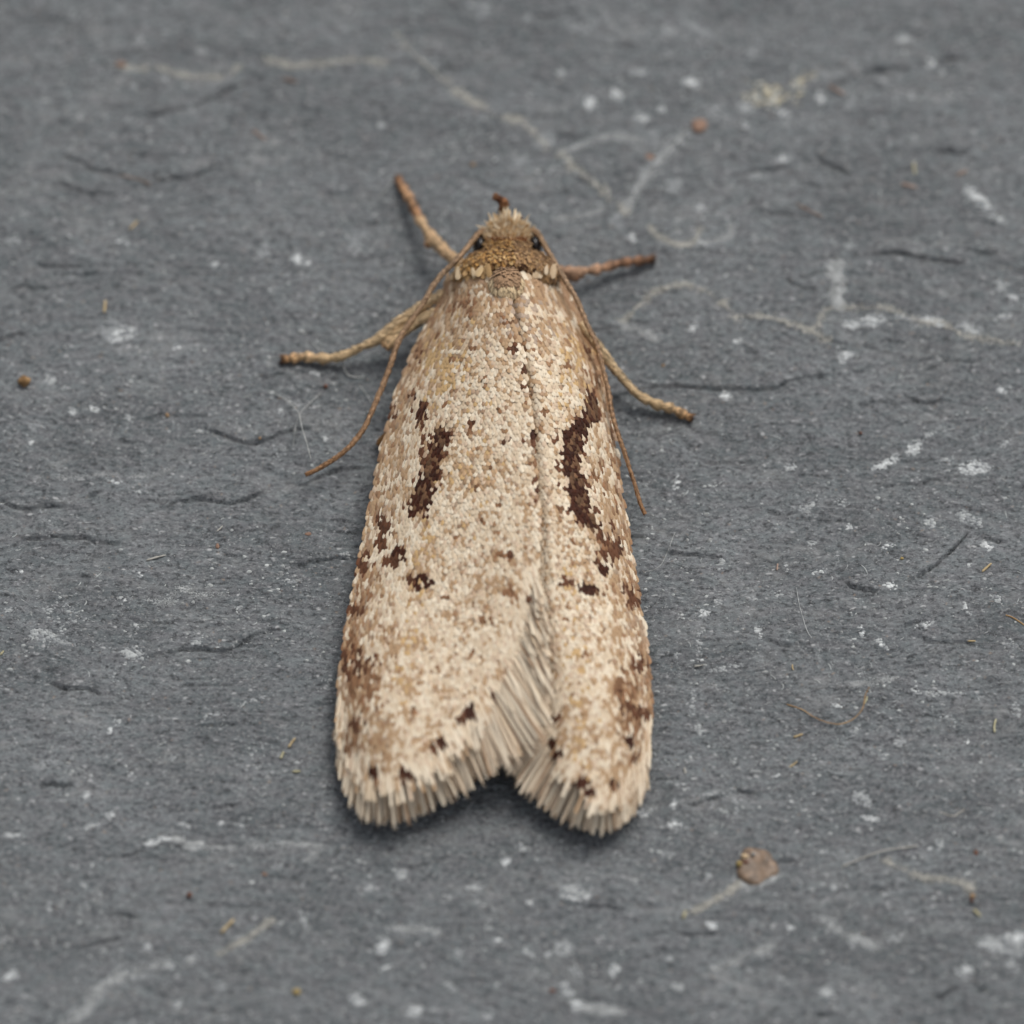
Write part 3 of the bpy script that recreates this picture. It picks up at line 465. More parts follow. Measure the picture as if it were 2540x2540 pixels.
def pigment(px, py, u, right, rng):
    """pigment of each scale, with some shade mixed in on the right costa; u = 0 at the costa, 1 at the inner edge"""
    N = len(px); c = np.empty((N, 3))
    n1 = fbm(px / 55, py / 75, 3, 3); n2 = fbm(px / 15, py / 18, 8, 2); r = rng.random(N)
    fore = smooth(1050, 760, py); tanp = .10 + .42 * (n2 - .5) * 2.2 + .5 * (n1 - .5) + .28 * fore
    tanp += .30 * smooth(.55, .06, u) + .15 * smooth(1650, 1850, py) + (.05 if right else 0)
    key = np.where(r < tanp, 1, 0)
    c[:] = PAL['cream']; pl = rng.random(N) < .45; c[pl] = PAL['pale']
    pk = rng.random(N) < .16; c[pk] = PAL['pink']
    c[key == 1] = PAL['tan']
    m = np.clip(-.12 + 1.35 * (n2 - .48) + .9 * (n1 - .5) + .26 * fore + .16 * smooth(.5, .05, u), 0, .75)[:, None]; c = c * (1 - m) + s2l((186, 154, 120)) * m
    och = .75 * np.exp(-((px - 1110) / 50) ** 2 - ((py - 900) / 75) ** 2) + .5 * np.exp(-((px - 1425) / 40) ** 2 - ((py - 880) / 110) ** 2)
    och += .42 * np.exp(-((px - (1060 - (py - 1300) * .14)) / 22) ** 2) * smooth(1240, 1330, py) * smooth(1800, 1600, py)
    och += .32 * np.exp(-((px - (1420 + (py - 1480) * .06)) / 26) ** 2) * smooth(1340, 1460, py) + .2 * np.exp(-((px - 1180) / 60) ** 2 - ((py - 1140) / 120) ** 2)
    c[rng.random(N) < och * (.45 + 1.1 * (n2 - .2))] = PAL['ochre']
    br = .06 * fore + .28 * smooth(.22, .0, u) + .060 + .22 * smooth(.40, .05, u) * smooth(1330, 1650, py)
    if right: br = br + .16 * smooth(.35, .03, u)  # right costa browner: real brown plus shade of its turned-away side, put into colour
    br = br * (.35 + 1.8 * np.clip(n2 - .15, 0, 1))
    sb = rng.random(N) < br; c[sb] = .3 * c[sb] + .7 * PAL['brown'] * (.8 + .6 * rng.random(N)[sb][:, None])
    gb = (py < 790) & (rng.random(N) < .5 * smooth(800, 700, py)); c[gb] = (.65 * PAL['tan'] + .35 * PAL['brown']) * (.8 + .4 * rng.random(gb.sum())[:, None])
    gm = rng.random(N) < .28 * np.exp(-((px - 1290) / 55) ** 2 - ((py - 790) / 70) ** 2); c[gm] = PAL['grey'] * 1.1
    for x, y, rx, ry, st, k in BLOBS:
        q = ((px - x) / (rx + 3)) ** 2 + ((py - y) / (ry + 3)) ** 2 + rng.normal(0, .22, N)
        h = (q < 1) & (rng.random(N) < st); c[h] = PAL[k] * (.7 + .7 * rng.random(h.sum())[:, None])
    for i, bar in enumerate(BARS):
        ys, x0, x1 = np.array(bar).T
        j = rng.normal(0, 4.5, N) + 3 * np.sin(py * .31 + i)
        halo = (py > ys[0] - 8) & (py < ys[-1] + 10) & (px > np.interp(py, ys, x0) - 18) & (px < np.interp(py, ys, x1) + 14) & (rng.random(N) < .20)
        c[halo] = PAL['umber'] * (.8 + .8 * rng.random(halo.sum())[:, None])
        h = (py > ys[0]) & (py < ys[-1]) & (px > np.interp(py, ys, x0) + j + .5) & (px < np.interp(py, ys, x1) + j - .5)
        c[h] = PAL['dark'] * (.75 + .6 * rng.random(h.sum())[:, None])
        if i > 0:                                   # brown scales sprinkled inside the bar
            xm = (np.interp(py, ys, x0) * (.35 if i == 2 else .5) + np.interp(py, ys, x1) * (.65 if i == 2 else .5))
            hh = h & (np.abs(px - xm) < 17) & (rng.random(N) < .5); c[hh] = PAL['brown'] * (.4 + .45 * rng.random(hh.sum())[:, None])
    return c * rng.uniform(.93, 1.05, N)[:, None]

FL = [(1327,1425,1345,1500,0,.262),(1321,1470,1358,1560,0,.25),(1308,1530,1362,1640,0,.232),(1292,1607,1366,1735,0,.212),(1272,1649,1366,1800,0,.195),(1241,1695,1345,1850,0,.175),(1215,1731,1300,1880,0,.15),(1184,1773,1242,1912,0,.13),(1153,1814,1205,1940,0,.105),(1111,1856,1162,1965,0,.09),(1070,1897,1112,1995,0,.075),(1023,1928,1052,2026,0,.06),(977,1945,988,2046,0,.05),(930,1945,932,2052,0,.045),(896,1923,884,2024,0,.045),(866,1880,860,1968,0,.05),(846,1820,842,1900,0,.055),(842,1760,838,1830,0,.06)]
FR = [(1366,1700,1320,1840,0,.13),(1362,1765,1256,1905,0,.10),(1362,1810,1262,1932,0,.09),(1366,1840,1290,1957,0,.08),(1385,1868,1316,1988,0,.07),(1411,1907,1354,2022,0,.06),(1448,1955,1412,2048,0,.055),(1476,1978,1456,2064,0,.05),(1500,1986,1497,2070,0,.045),(1541,1974,1540,2052,0,.045),(1573,1928,1576,2012,0,.05),(1596,1876,1594,1960,0,.055),(1610,1810,1606,1880,0,.06)]

def wing(label, bounds, H, right, seed):
    rng = np.random.default_rng(seed)
    y0, y1 = (690, 1948) if not right else (684, 1989)
    rows = np.linspace(y0, y1, 150); cols = np.linspace(0, 1, 40)
    lo, hi = bounds(rows)
    PX = lo[:, None] + (hi - lo)[:, None] * cols; PY = np.repeat(rows[:, None], 40, 1)
    V = P(PX, PY, H(PX, PY) - .004).reshape(-1, 3)
    ii = np.arange(150 * 40).reshape(150, 40)
    F = np.stack([ii[:-1, :-1], ii[1:, :-1], ii[1:, 1:], ii[:-1, 1:]], -1).reshape(-1, 4)
    o = link("forewing", mesh_np("forewing", V, F), M_MEMB, parent=MOTH, label=label)
    md = o.modifiers.new("thick", 'SOLIDIFY'); md.thickness = .006; md.offset = -1
    # scales in overlapping rows
    pxs, pys = [], []
    for k, y in enumerate(np.arange(y0 - 2, y1 + 4, 8.9)):
        x = np.arange(800, 1650, 9.4) + (k % 2) * 4.7
        pxs.append(x + rng.normal(0, 1.5, len(x))); pys.append(y + rng.normal(0, .9, len(x)) + 6 * np.sin(x * .013 + k * .02) + 3 * np.sin(x * .05 + k * .3))
    px = np.concatenate(pxs); py = np.concatenate(pys)
    lo, hi = bounds(py); ok = (px > lo - 2) & (px < hi + 2) & (py > y0 - 2) & (py < y1 + 1)
    px, py, lo, hi = px[ok], py[ok], lo[ok], hi[ok]
    e = 6.0
    xo = np.interp(py, RY, RX) if right else np.interp(py, LY, LX)
    xs = np.interp(py, VX_Y, VX_R if right else VX_L)
    u = np.clip((px - xo) / (xs - xo), 0, 1)
    so = ((np.interp(py + e, RY, RX) - np.interp(py - e, RY, RX)) if right else (np.interp(py + e, LY, LX) - np.interp(py - e, LY, LX))) / (2 * e)
    ss = (np.interp(py + e, VX_Y, VX_R if right else VX_L) - np.interp(py - e, VX_Y, VX_R if right else VX_L)) / (2 * e)
    dx = so * (1 - u) + ss * u + rng.normal(0, .10, len(px)); dy = np.ones(len(px)); ln = np.hypot(dx, dy); dx /= ln; dy /= ln
    fc = spline(FR if right else FL, 240); dd = np.hypot(px[:, None] - fc[None, :, 0], py[:, None] - fc[None, :, 1]); j = dd.argmin(1); dE = dd.min(1)
    fd = fc[j, 2:4] - fc[j, 0:2]; fd /= np.linalg.norm(fd, axis=1, keepdims=True); wE = smooth(58, 4, dE)
    dx = dx * (1 - wE) + fd[:, 0] * wE; dy = dy * (1 - wE) + fd[:, 1] * wE; ln = np.hypot(dx, dy); dx /= ln; dy /= ln
    p, a, b, n = frame(px, py, H, dx, dy)
    col = pigment(px, py, u, right, rng)
    N = len(px); q_ = P(px + 2, py, H(px + 2, py)) - P(px - 2, py, H(px - 2, py)); strx = np.clip(np.linalg.norm(q_, axis=1) / .004, 1, 1.7)
    q_ = P(px, py + 2, H(px, py + 2)) - P(px, py - 2, H(px, py - 2)); stry = np.clip(np.linalg.norm(q_, axis=1) / .0046, 1, 1.5)
    lite = (rng.random(N) < .55 * wE) & (col.mean(1) > .2); col[lite] = PAL['pale'] * .5 + PAL['cream'] * .5
    me = scales_mesh("wing_scales", p, a, b, n, rng.uniform(.0225, .0265, N) * (1 + .8 * wE) * stry, rng.uniform(.0112, .0140, N) * (1 - .25 * wE) * strx, rng.uniform(.0040, .0062, N) * (1 - .65 * smooth(.55, .1, u)) * (1 - .35 * smooth(900, 720, py)), col, .0015, rng)
    link("wing_scales", me, M_SCALE, parent=o, kind="stuff")
    return o

WL = wing("forewing lying on top at the seam, its dark streak broken in two", L_bounds, HL, False, 5)
WR = wing("forewing tucked under the other at the seam, its dark streak unbroken", R_bounds, HR, True, 6)

# ---- fringe (cilia): blades along the outer edge of each wing
def blade_mesh(k):
    rng = np.random.default_rng(50 + k); rows = 7; V = []
    split = (.0, .10, .05, .16)[k]
    for i in range(rows):
        s = i / (rows - 1); w = (.32 + .75 * s ** .8) * (1 if i < rows - 1 else .72) * .5
        for j in (-1, 0, 1):
            ss = s - (split * (1 if j == 0 else 0) if i == rows - 1 else 0) + (rng.normal(0, .03) if i == rows - 1 else 0)
            V.append((ss, j * w + .25 * math.sin(s * 2.2 + k) * .4, (.16 if j == 0 else 0) - .3 * s * s))
    F = [(r * 3 + c, r * 3 + c + 3, r * 3 + c + 4, r * 3 + c + 1) for r in range(rows - 1) for c in range(2)]
    return np.array(V), np.array(F)[:, ::-1]
BL = [blade_mesh(k) for k in range(4)]
def fmat(name, c1, c2): return plain_mat(name, c1, c2, 3.0, .6, .3, (2, 26, 1))
M_FR = [fmat("fringe_cream", (224, 208, 182), (244, 231, 210)), fmat("fringe_buff", (208, 186, 158), (232, 214, 190)), fmat("fringe_brown", (160, 130, 104), (200, 172, 144))]
BLM = {}
for k in range(4):
    for m in range(3):
        me = mesh_np("fringe_scale", BL[k][0], BL[k][1]); me.materials.append(M_FR[m]); BLM[k, m] = me

def fringe(parent, ctrl, H, n_parts, n_under, seed, KC):
    """ctrl rows: root x, root y, tip x, tip y, root height add, tip height (absolute; 0 = H - .03)"""
    rng = np.random.default_rng(seed); c = spline(ctrl, 400)
    seg = np.concatenate([[0], np.cumsum(np.hypot(np.diff(c[:, 2]), np.diff(c[:, 3])) + np.hypot(np.diff(c[:, 0]), np.diff(c[:, 1])))]); seg /= seg[-1]
    def one(t, layer):
        r = np.array([np.interp(t, seg, c[:, j]) for j in range(c.shape[1])])
        tc = np.clip((np.floor(t * KC) + .5 + .3 * math.sin(t * KC // 1 * 7.3)) / KC, 0, 1); q2 = [np.interp(tc, seg, c[:, j]) for j in (2, 3)]
        ck = .6 if layer == 0 else .4; r[2] += (q2[0] - r[2]) * ck; r[3] += (q2[1] - r[3]) * ck
        clump = math.sin(t * 210) * 5 + math.sin(t * 93 + 1) * 4
        L = (rng.uniform(.78, 1.08) if rng.random() < .66 else rng.uniform(.38, .62)) if layer == 0 else rng.uniform(.70, .95)
        back = -.04 - .06 * rng.random() if layer == 0 else -.1
        d = r[2:4] - r[0:2]
        root = r[0:2] + d * back + rng.normal(0, 2.5, 2); tip = r[0:2] + d * L + np.array([clump + rng.normal(0, 3), rng.normal(0, 4)])
        hr = float(H(root[0], root[1])) + .002 - .003 * layer - .003 * rng.random()
        th = max(r[5], .062)
        th += rng.normal(0, .003) - .008 * layer
        a0 = P(root[0], root[1], hr); a1 = P(tip[0], tip[1], th)
        a = a1 - a0; Ln = np.linalg.norm(a); a /= Ln
        b = np.cross(np.array([0, 0, 1.0]), a); b /= np.linalg.norm(b); n_ = np.cross(a, b); rl = rng.normal(0, .35)
        b, n_ = b * math.cos(rl) + n_ * math.sin(rl), n_ * math.cos(rl) - b * math.sin(rl)
        W = rng.uniform(.0045, .0090)
        return a0, a, b, n_, Ln, W
    for i in range(n_parts):
        a0, a, b, n_, Ln, W = one((i + rng.uniform(.1, .9)) / n_parts, 0)
        o = link("fringe_scale", BLM[int(rng.integers(4)), int(rng.choice(3, p=[.55, .36, .09]))], None, parent=parent)
        o.matrix_basis = Matrix(((a[0] * Ln, b[0] * W, n_[0] * W, a0[0]), (a[1] * Ln, b[1] * W, n_[1] * W, a0[1]), (a[2] * Ln, b[2] * W, n_[2] * W, a0[2]), (0, 0, 0, 1)))
    Vs, Fs, Cs = [], [], []; off = 0
    for i in range(n_under):
        a0, a, b, n_, Ln, W = one((i + rng.uniform(.1, .9)) / n_under, 1 + rng.random())
        v, f = BL[int(rng.integers(4))]
        Vs.append(a0 + v[:, :1] * a * Ln + v[:, 1:2] * b * W + v[:, 2:] * n_ * W); Fs.append(f + off); off += len(v)
        Cs.append(np.repeat((PAL[rng.choice(['cream', 'tan', 'pink', 'pale'])] * rng.uniform(.82, 1.05))[None], len(v), 0))
    dots = np.array([(b_[0], b_[1], b_[2], b_[3]) for b_ in BLOBS if b_[1] > 1560])
    for i in range(n_under // 3):
        t = rng.random(); r = np.array([np.interp(t, seg, c[:, j]) for j in range(c.shape[1])]); d = r[2:4] - r[0:2]; dl = np.hypot(*d); d = d / dl
        root = r[0:2] - d * rng.uniform(2, 46) + rng.normal(0, 3, 2); Lp = rng.uniform(34, 62) * min(1.1, dl / 85); tip = root + d * Lp + rng.normal(0, 3, 2); mid = root + d * Lp * .6
        if (((mid[0] - dots[:, 0]) / (dots[:, 2] + 8)) ** 2 + ((mid[1] - dots[:, 1]) / (dots[:, 3] + 10)) ** 2 < 1).any() or (((root[0] - dots[:, 0]) / (dots[:, 2] + 3)) ** 2 + ((root[1] - dots[:, 1]) / (dots[:, 3] + 3)) ** 2 < 1).any(): continue
        a0 = P(root[0], root[1], float(H(root[0], root[1])) + .004); a1 = P(tip[0], tip[1], float(H(tip[0], tip[1])) + .005 + .004 * rng.random())
        a = a1 - a0; Ln = np.linalg.norm(a); a /= Ln; b = np.cross(np.array([0, 0, 1.0]), a); b /= np.linalg.norm(b); n_ = np.cross(a, b); W = rng.uniform(.006, .010)
        v, f = BL[int(rng.integers(4))]
        Vs.append(a0 + v[:, :1] * a * Ln + v[:, 1:2] * b * W + v[:, 2:] * n_ * W * .6); Fs.append(f + off); off += len(v)
        Cs.append(np.repeat((PAL[rng.choice(['cream', 'pale', 'pale', 'tan', 'pink'])] * rng.uniform(.9, 1.05))[None], len(v), 0))
    link("fringe_underlayer", mesh_np("fringe_underlayer", np.vstack(Vs), np.vstack(Fs), np.vstack(Cs)), M_SCALE, parent=parent, kind="stuff")

fringe(WL, FL, HL, 240, 1400, 31, 52)
fringe(WR, FR, HR, 200, 1100, 32, 40)
# hindwing sheet below, closing the gap in the notch
hx = np.array([[1180,1240,1330,1390],[1185,1240,1330,1400],[1205,1250,1330,1410],[1225,1262,1325,1395]], float); hy = np.array([[1500]*4,[1640]*4,[1760]*4,[1865,1880,1870,1850]], float)
V = P(hx, hy, np.array([[.13]*4,[.11]*4,[.09]*4,[.07]*4])).reshape(-1, 3); ii = np.arange(16).reshape(4, 4)
o = link("hindwing", mesh_np("hindwing", V, np.stack([ii[:-1, :-1], ii[1:, :-1], ii[1:, 1:], ii[:-1, 1:]], -1).reshape(-1, 4)), plain_mat("hindwing_grey", (128, 112, 98), (150, 132, 116), 40), parent=MOTH)
md = o.modifiers.new("thick", 'SOLIDIFY'); md.thickness = .004; md.offset = -1

def ellipsoid(c, r, nu=20, nv=14):
    u, v = np.meshgrid(np.linspace(0, 2 * math.pi, nu, endpoint=False), np.linspace(.02, math.pi - .02, nv), indexing='ij')
    V = np.stack([c[0] + r[0] * np.cos(u) * np.sin(v), c[1] + r[1] * np.sin(u) * np.sin(v), c[2] + r[2] * np.cos(v)], -1).reshape(-1, 3)
    F = [(i * nv + j, i * nv + j + 1, (i + 1) % nu * nv + j + 1, (i + 1) % nu * nv + j) for i in range(nu) for j in range(nv - 1)]
    return V, np.array(F)
# ---- body: head, thorax and abdomen in one surface
BS = np.array([ # py of the ridge, cx, half width, top, bottom
 (549,1259,6,.165,.13),(553,1259,24,.18,.11),(562,1259,44,.195,.09),(578,1259,55,.21,.075),(592,1259,62,.218,.065),(604,1258,82,.235,.06),(617,1258,104,.255,.05),(632,1257,121,.268,.045),(650,1257,128,.268,.04),(676,1257,126,.250,.035),(705,1257,120,.222,.035),(770,1258,108,.20,.03),(900,1265,110,.19,.03),(1200,1265,100,.16,.03),(1500,1255,80,.12,.03),(1720,1250,46,.09,.03),(1800,1250,6,.06,.045)], float)
BSs = spline(BS, 90)
def body_pt(k, ang):
    """k fractional index into BSs (array), ang: 0 = right, pi/2 = top"""
    r = np.stack([np.interp(k, np.arange(len(BSs)), BSs[:, j]) for j in range(5)], -1)
    y = P(r[..., 1], r[..., 0], r[..., 3])[..., 1]; cx = (r[..., 1] - 1270) * .001
    zc = (r[..., 3] + r[..., 4]) / 2; hz = (r[..., 3] - r[..., 4]) / 2
    ca, sa = np.cos(ang), np.sin(ang); e = .82
    return np.stack([cx + r[..., 2] * .001 * np.sign(ca) * np.abs(ca) ** e, y, zc + hz * np.sign(sa) * np.abs(sa) ** e], -1)
K = len(BSs); AN = np.linspace(0, 2 * math.pi, 32, endpoint=False)
kk, aa = np.meshgrid(np.arange(K, dtype=float), AN, indexing='ij'); V = body_pt(kk, aa).reshape(-1, 3)
ii = np.arange(K * 32).reshape(K, 32); jn = np.roll(ii, -1, 1)
F = np.stack([ii[:-1], jn[:-1], jn[1:], ii[1:]], -1).reshape(-1, 4)[:, ::-1]
capf = [[b_ + j, b_ + j + 1, b_ + 30 - j, b_ + 31 - j] for b_ in (0, (K - 1) * 32) for j in range(15)]
body = link("body", mesh_np("body", V, np.vstack([F, capf])), M_BODY, parent=MOTH)

def body_frame(py, ang, dirv):
    k = np.interp(py, BSs[:, 0], np.arange(K)); p = body_pt(k, ang)
    ta = body_pt(k, ang + .05) - body_pt(k, ang - .05); tk = body_pt(k + .25, ang) - body_pt(k - .25, ang)
    n = np.cross(ta, tk); n /= np.linalg.norm(n, axis=-1, keepdims=True) + 1e-12
    ctr = np.stack([0 * p[:, 0] - .012, p[:, 1], 0 * p[:, 0] + .15], -1); n = np.where(((p - ctr) * n).sum(-1, keepdims=True) < 0, -n, n)
    a = dirv - (dirv * n).sum(-1, keepdims=True) * n; a /= np.linalg.norm(a, axis=-1, keepdims=True); b = np.cross(n, a)
    return p, a, b, n
rng = np.random.default_rng(77)
N = 5200; py = rng.uniform(588, 700, N); an = rng.uniform(.05, math.pi - .05, N)
dv = np.stack([rng.normal(0, .25, N) - .25 * np.cos(an) * 0, -np.ones(N), rng.normal(0, .1, N)], -1)
p, a, b, n = body_frame(py, an, dv)
vis = pix(p)[:, 1] < 690 + rng.normal(0, 3, N); vis &= np.minimum(np.hypot(pix(p)[:, 0] - 1190, pix(p)[:, 1] - 613), np.hypot(pix(p)[:, 0] - 1327, pix(p)[:, 1] - 612)) > 17; p, a, b, n, an = p[vis], a[vis], b[vis], n[vis], an[vis]; N = len(p); py = pix(p)[:, 1]
gold = s2l((196, 150, 90)); dkg = s2l((124, 90, 56)); lt = s2l((214, 178, 124)); ol = s2l((154, 120, 82))
pick = rng.random(N); colr = np.where((pick < .40)[:, None], gold, np.where((pick < .68)[:, None], ol, np.where((pick < .85)[:, None], lt, dkg)))
rightside = (np.cos(an) > .1)[:, None]; colr = np.where(rightside, .45 * colr + .55 * s2l((160, 130, 102)), colr)
crease = (np.abs(py - 663 + 4 * np.sin(np.cos(an) * 9)) < 8) & (np.abs(np.cos(an)) < .5) & (rng.random(N) < .7); colr[crease] = s2l((74, 48, 28))
colr *= rng.uniform(.75, 1.15, N)[:, None]
me = scales_mesh("thorax_scales", p, a, b, n, rng.uniform(.016, .026, N), rng.uniform(.0055, .0085, N), rng.uniform(.002, .009, N), colr, .002, rng)
link("thorax_scales", me, M_SCALE, parent=body, kind="stuff")
# collar: big pale plates on both shoulders, one by one
CS = np.array([(s_ + (.03 if j == 0 else 0) * (s_ > .3), j * w_, (.09 if j == 0 else -.03) - .10 * max(0, s_) ** 2) for s_, w_ in ((-.5, .26), (-.15, .45), (.15, .5), (.34, .43), (.45, .28), (.50, .10)) for j in (-1, 0, 1)])
CF = np.array([(r * 3 + c, r * 3 + c + 1, r * 3 + c + 4, r * 3 + c + 3) for r in range(5) for c in range(2)])[:, ::-1]
CO = []; k_, a_ = np.meshgrid(np.arange(0, 40, .25), np.linspace(0, math.pi, 90)); BPT = body_pt(k_.ravel(), a_.ravel()); BPX = pix(BPT)
for x0_, x1_, n_ in ((1122, 1214, 15), (1322, 1390, 11)):
    for i in range(n_):
        CO.append((x0_ + (x1_ - x0_) * (i + .5) / n_ + rng.normal(0, 2), 676 + rng.normal(0, 4) - 4 * (i % 2), rng.uniform(.026, .040), rng.uniform(.011, .018)))
for i, (x, y, L, W) in enumerate(CO):
    side = -1 if x < 1258 else 1
    hw = float(HL(x, 702.0) if side < 0 else HR(x, 702.0)) + .008; near = (np.abs(BPX[:, 0] - x) < 7) & (np.abs(BPX[:, 1] - y + 6) < 9)
    if near.any(): hw = max(hw, BPT[near, 2].max() + .0095)
    hw += .005 * (i % 3); p0 = P(x, y, hw)
    a = np.array([side * .10 + rng.normal(0, .22), -.92, -.16]); a /= np.linalg.norm(a); nn = np.array([side * .45, -.20, 1.0]); nn -= a * (a @ nn); nn /= np.linalg.norm(nn); b = np.cross(nn, a)
    v = a * (CS[:, :1] * L) + b * (CS[:, 1:2] * W) + nn * (CS[:, 2:] * W)
    cc = s2l(random.choice([(222, 192, 146), (214, 188, 150), (228, 204, 168), (196, 160, 112)] if side < 0 else [(216, 190, 156), (226, 204, 174), (196, 164, 128)]))
    me = mesh_np("collar_scale", v, CF, np.repeat(cc[None] * .9, len(v), 0))
    link("collar_scale", me, M_SCALE, parent=body, loc=tuple(float(q_) for q_ in p0))
# thorax lobe: raised rounded plate behind the crease with a pale rim of scales
LC = P(1257, 707, .276); LR = np.array([.036, .040, .034])
N = 520; q_ = rng.normal(0, 1, (N, 3)); q_[:, 2] = np.abs(q_[:, 2]); q_ /= np.linalg.norm(q_, axis=1, keepdims=True)
nn = q_ / LR; nn /= np.linalg.norm(nn, axis=1, keepdims=True); p = LC + q_ * LR
dv = np.stack([.35 * q_[:, 0] + rng.normal(0, .12, N), -np.ones(N), -.3 * np.ones(N)], -1); dv -= nn * (dv * nn).sum(1, keepdims=True); dv /= np.linalg.norm(dv, axis=1, keepdims=True); bb = np.cross(nn, dv)
rim = (q_[:, 1] < -.42) | ((np.abs(q_[:, 0]) > .8) & (q_[:, 1] < .3)); lc = np.where(rim[:, None], s2l((230, 204, 164)), s2l((168, 136, 106))) * rng.uniform(.78, 1.15, N)[:, None]
me = scales_mesh("thorax_lobe", p, dv, bb, nn, np.where(rim, .032, .022) * rng.uniform(.8, 1.2, N), rng.uniform(.007, .012, N), rng.uniform(.003, .008, N), lc, .001, rng)
lobe = link("thorax_lobe", me, M_SCALE, parent=body, kind="stuff")
V, F = ellipsoid(LC, LR * .97); link("thorax_plate", mesh_np("thorax_plate", V, F), M_BODY, parent=body)

# head tuft: hair scales fanning forward
def hairs(name, root, tip, W, col, parent, bend=.15):
    N = len(root); s = np.array([0, .4, .75, 1.0]); w = np.array([.6, 1.0, .8, .25])
    d = tip - root; b = np.cross(d, np.array([0, -.5, .86])); b /= np.linalg.norm(b, axis=1, keepdims=True) + 1e-9
    n = np.cross(b, d / np.linalg.norm(d, axis=1, keepdims=True)); L = np.linalg.norm(d, axis=1)[:, None, None]
    c = root[:, None] + d[:, None] * s[None, :, None] + n[:, None] * (np.sin(s * math.pi) * bend)[None, :, None] * L
    ww = (w[None, :, None] * W[:, None, None]) * .5
    V = np.stack([c - b[:, None] * ww, c + n[:, None] * ww * .5, c + b[:, None] * ww], 2)      # N,4,3,3
    F = np.array([(r * 3 + c_, r * 3 + c_ + 1, r * 3 + c_ + 4, r * 3 + c_ + 3) for r in range(3) for c_ in range(2)])
    F = (F[None] + (np.arange(N) * 12)[:, None, None]).reshape(-1, 4)
    return link(name, mesh_np(name, V.reshape(-1, 3), F, np.repeat(col[:, None], 12, 1).reshape(-1, 3)), M_SCALE, parent=parent, kind="stuff")
N = 1500; rx_ = rng.uniform(-1, 1, N); ry_ = 600 - (600 - (552 + 26 * rx_ ** 2)) * rng.random(N)
hz_ = .222 - .06 * np.abs(rx_) ** 2.2; x0 = 1260 + rx_ * 52; root = P(x0, ry_, hz_ - .012)
ln = rng.uniform(7, 26, N) * (1 - .45 * rx_ ** 2) * np.where(rng.random(N) < .16, 1.8, 1)
tip = P(x0 + rx_ * 8 + rng.normal(0, 8, N), ry_ - ln, hz_ + rng.uniform(0, .03, N))
colr = np.where((rng.random(N) < .5)[:, None], s2l((244, 220, 182)), np.where((rng.random(N) < .65)[:, None], s2l((250, 236, 210)), s2l((216, 182, 136)))) * rng.uniform(.85, 1.1, N)[:, None]
hairs("head_tuft", root, tip, rng.uniform(.004, .0075, N), colr, body)
N = 90; xx = rng.uniform(1222, 1300, N); hairs("crown_crease", P(xx, rng.uniform(592, 602, N), .226), P(xx + rng.normal(0, 8, N), rng.uniform(586, 592, N), .236), rng.uniform(.005, .009, N), np.repeat(s2l((118, 78, 48))[None], N, 0) * rng.uniform(.7, 1.2, N)[:, None], body)

# eyes
for x, y in ((1191, 612), (1326, 611)):
    c = P(x, y, .181); V, F = ellipsoid(c, (.019, .027, .028)); link("eye", mesh_np("eye", V, F), M_EYE, parent=body)

# ---- antennae, palps, legs: tapered tubes clothed with scales
def limb(name, rows, colf, n, parent=MOTH, sides=10, clothe=1.0, rings=0, label=None, sc=(.014, .0055), fray=.0065):
    """rows: px, py, height, radius(px)"""
    c = spline(rows, n); pts = P(c[:, 0], c[:, 1], c[:, 2]); rad = np.maximum(c[:, 3], .8) * .00083
    if rings: rad = rad * (1 + .13 * np.cos(np.linspace(0, rings * 2 * math.pi, n)))
    rad[-1] *= .55; rad[0] *= .8
    V, F, (pp, rr, t, b, nn) = tube_np(pts, rad, sides)
    cols = np.repeat(np.array([colf(i / (n - 1), random.random()) for i in range(n)]), sides, 0)
    r_ = np.random.default_rng(int(rows[0][0] * 3 + rows[-1][1])); M = int(clothe * n * 5)
    if M:
        i = r_.uniform(1, n - 2, M); i0 = i.astype(int); f = (i - i0)[:, None]; an = r_.uniform(0, 6.283, M)[:, None]
        lerp = lambda q: q[i0] * (1 - f) + q[i0 + 1] * f
        nrm = np.cos(an) * lerp(b) + np.sin(an) * lerp(nn); tt = lerp(t); tt /= np.linalg.norm(tt, axis=1, keepdims=True)
        nrm -= tt * (tt * nrm).sum(1, keepdims=True); nrm /= np.linalg.norm(nrm, axis=1, keepdims=True)
        pc = lerp(pp) + nrm * lerp(rr[:, None]); bb = np.cross(nrm, tt)
        L = r_.uniform(.7, 1.2, M) * sc[0]; W = r_.uniform(.7, 1.2, M) * sc[1]
        s, w, z = ST[:, 0][None, :, None], ST[:, 1][None, :, None], ST[:, 2][None, :, None]
        v2 = pc[:, None] + tt[:, None] * s * L[:, None, None] + bb[:, None] * w * W[:, None, None] + nrm[:, None] * (z * W[:, None, None] + (s + .5) * r_.uniform(.2, 1, M)[:, None, None] * fray + .0006)
        f2 = (SF[None] + (np.arange(M) * len(ST))[:, None, None]).reshape(-1, 4) + len(V)
        c2 = np.repeat(np.array([colf(float(k_) / (n - 1), float(q_)) for k_, q_ in zip(i, r_.random(M))])[:, None], len(ST), 1).reshape(-1, 3)
        V = np.vstack([V, v2.reshape(-1, 3)]); F = np.vstack([F, f2]); cols = np.vstack([cols, c2])
    return link(name, mesh_np(name, V, F, cols), M_LEG, parent=parent, label=label)

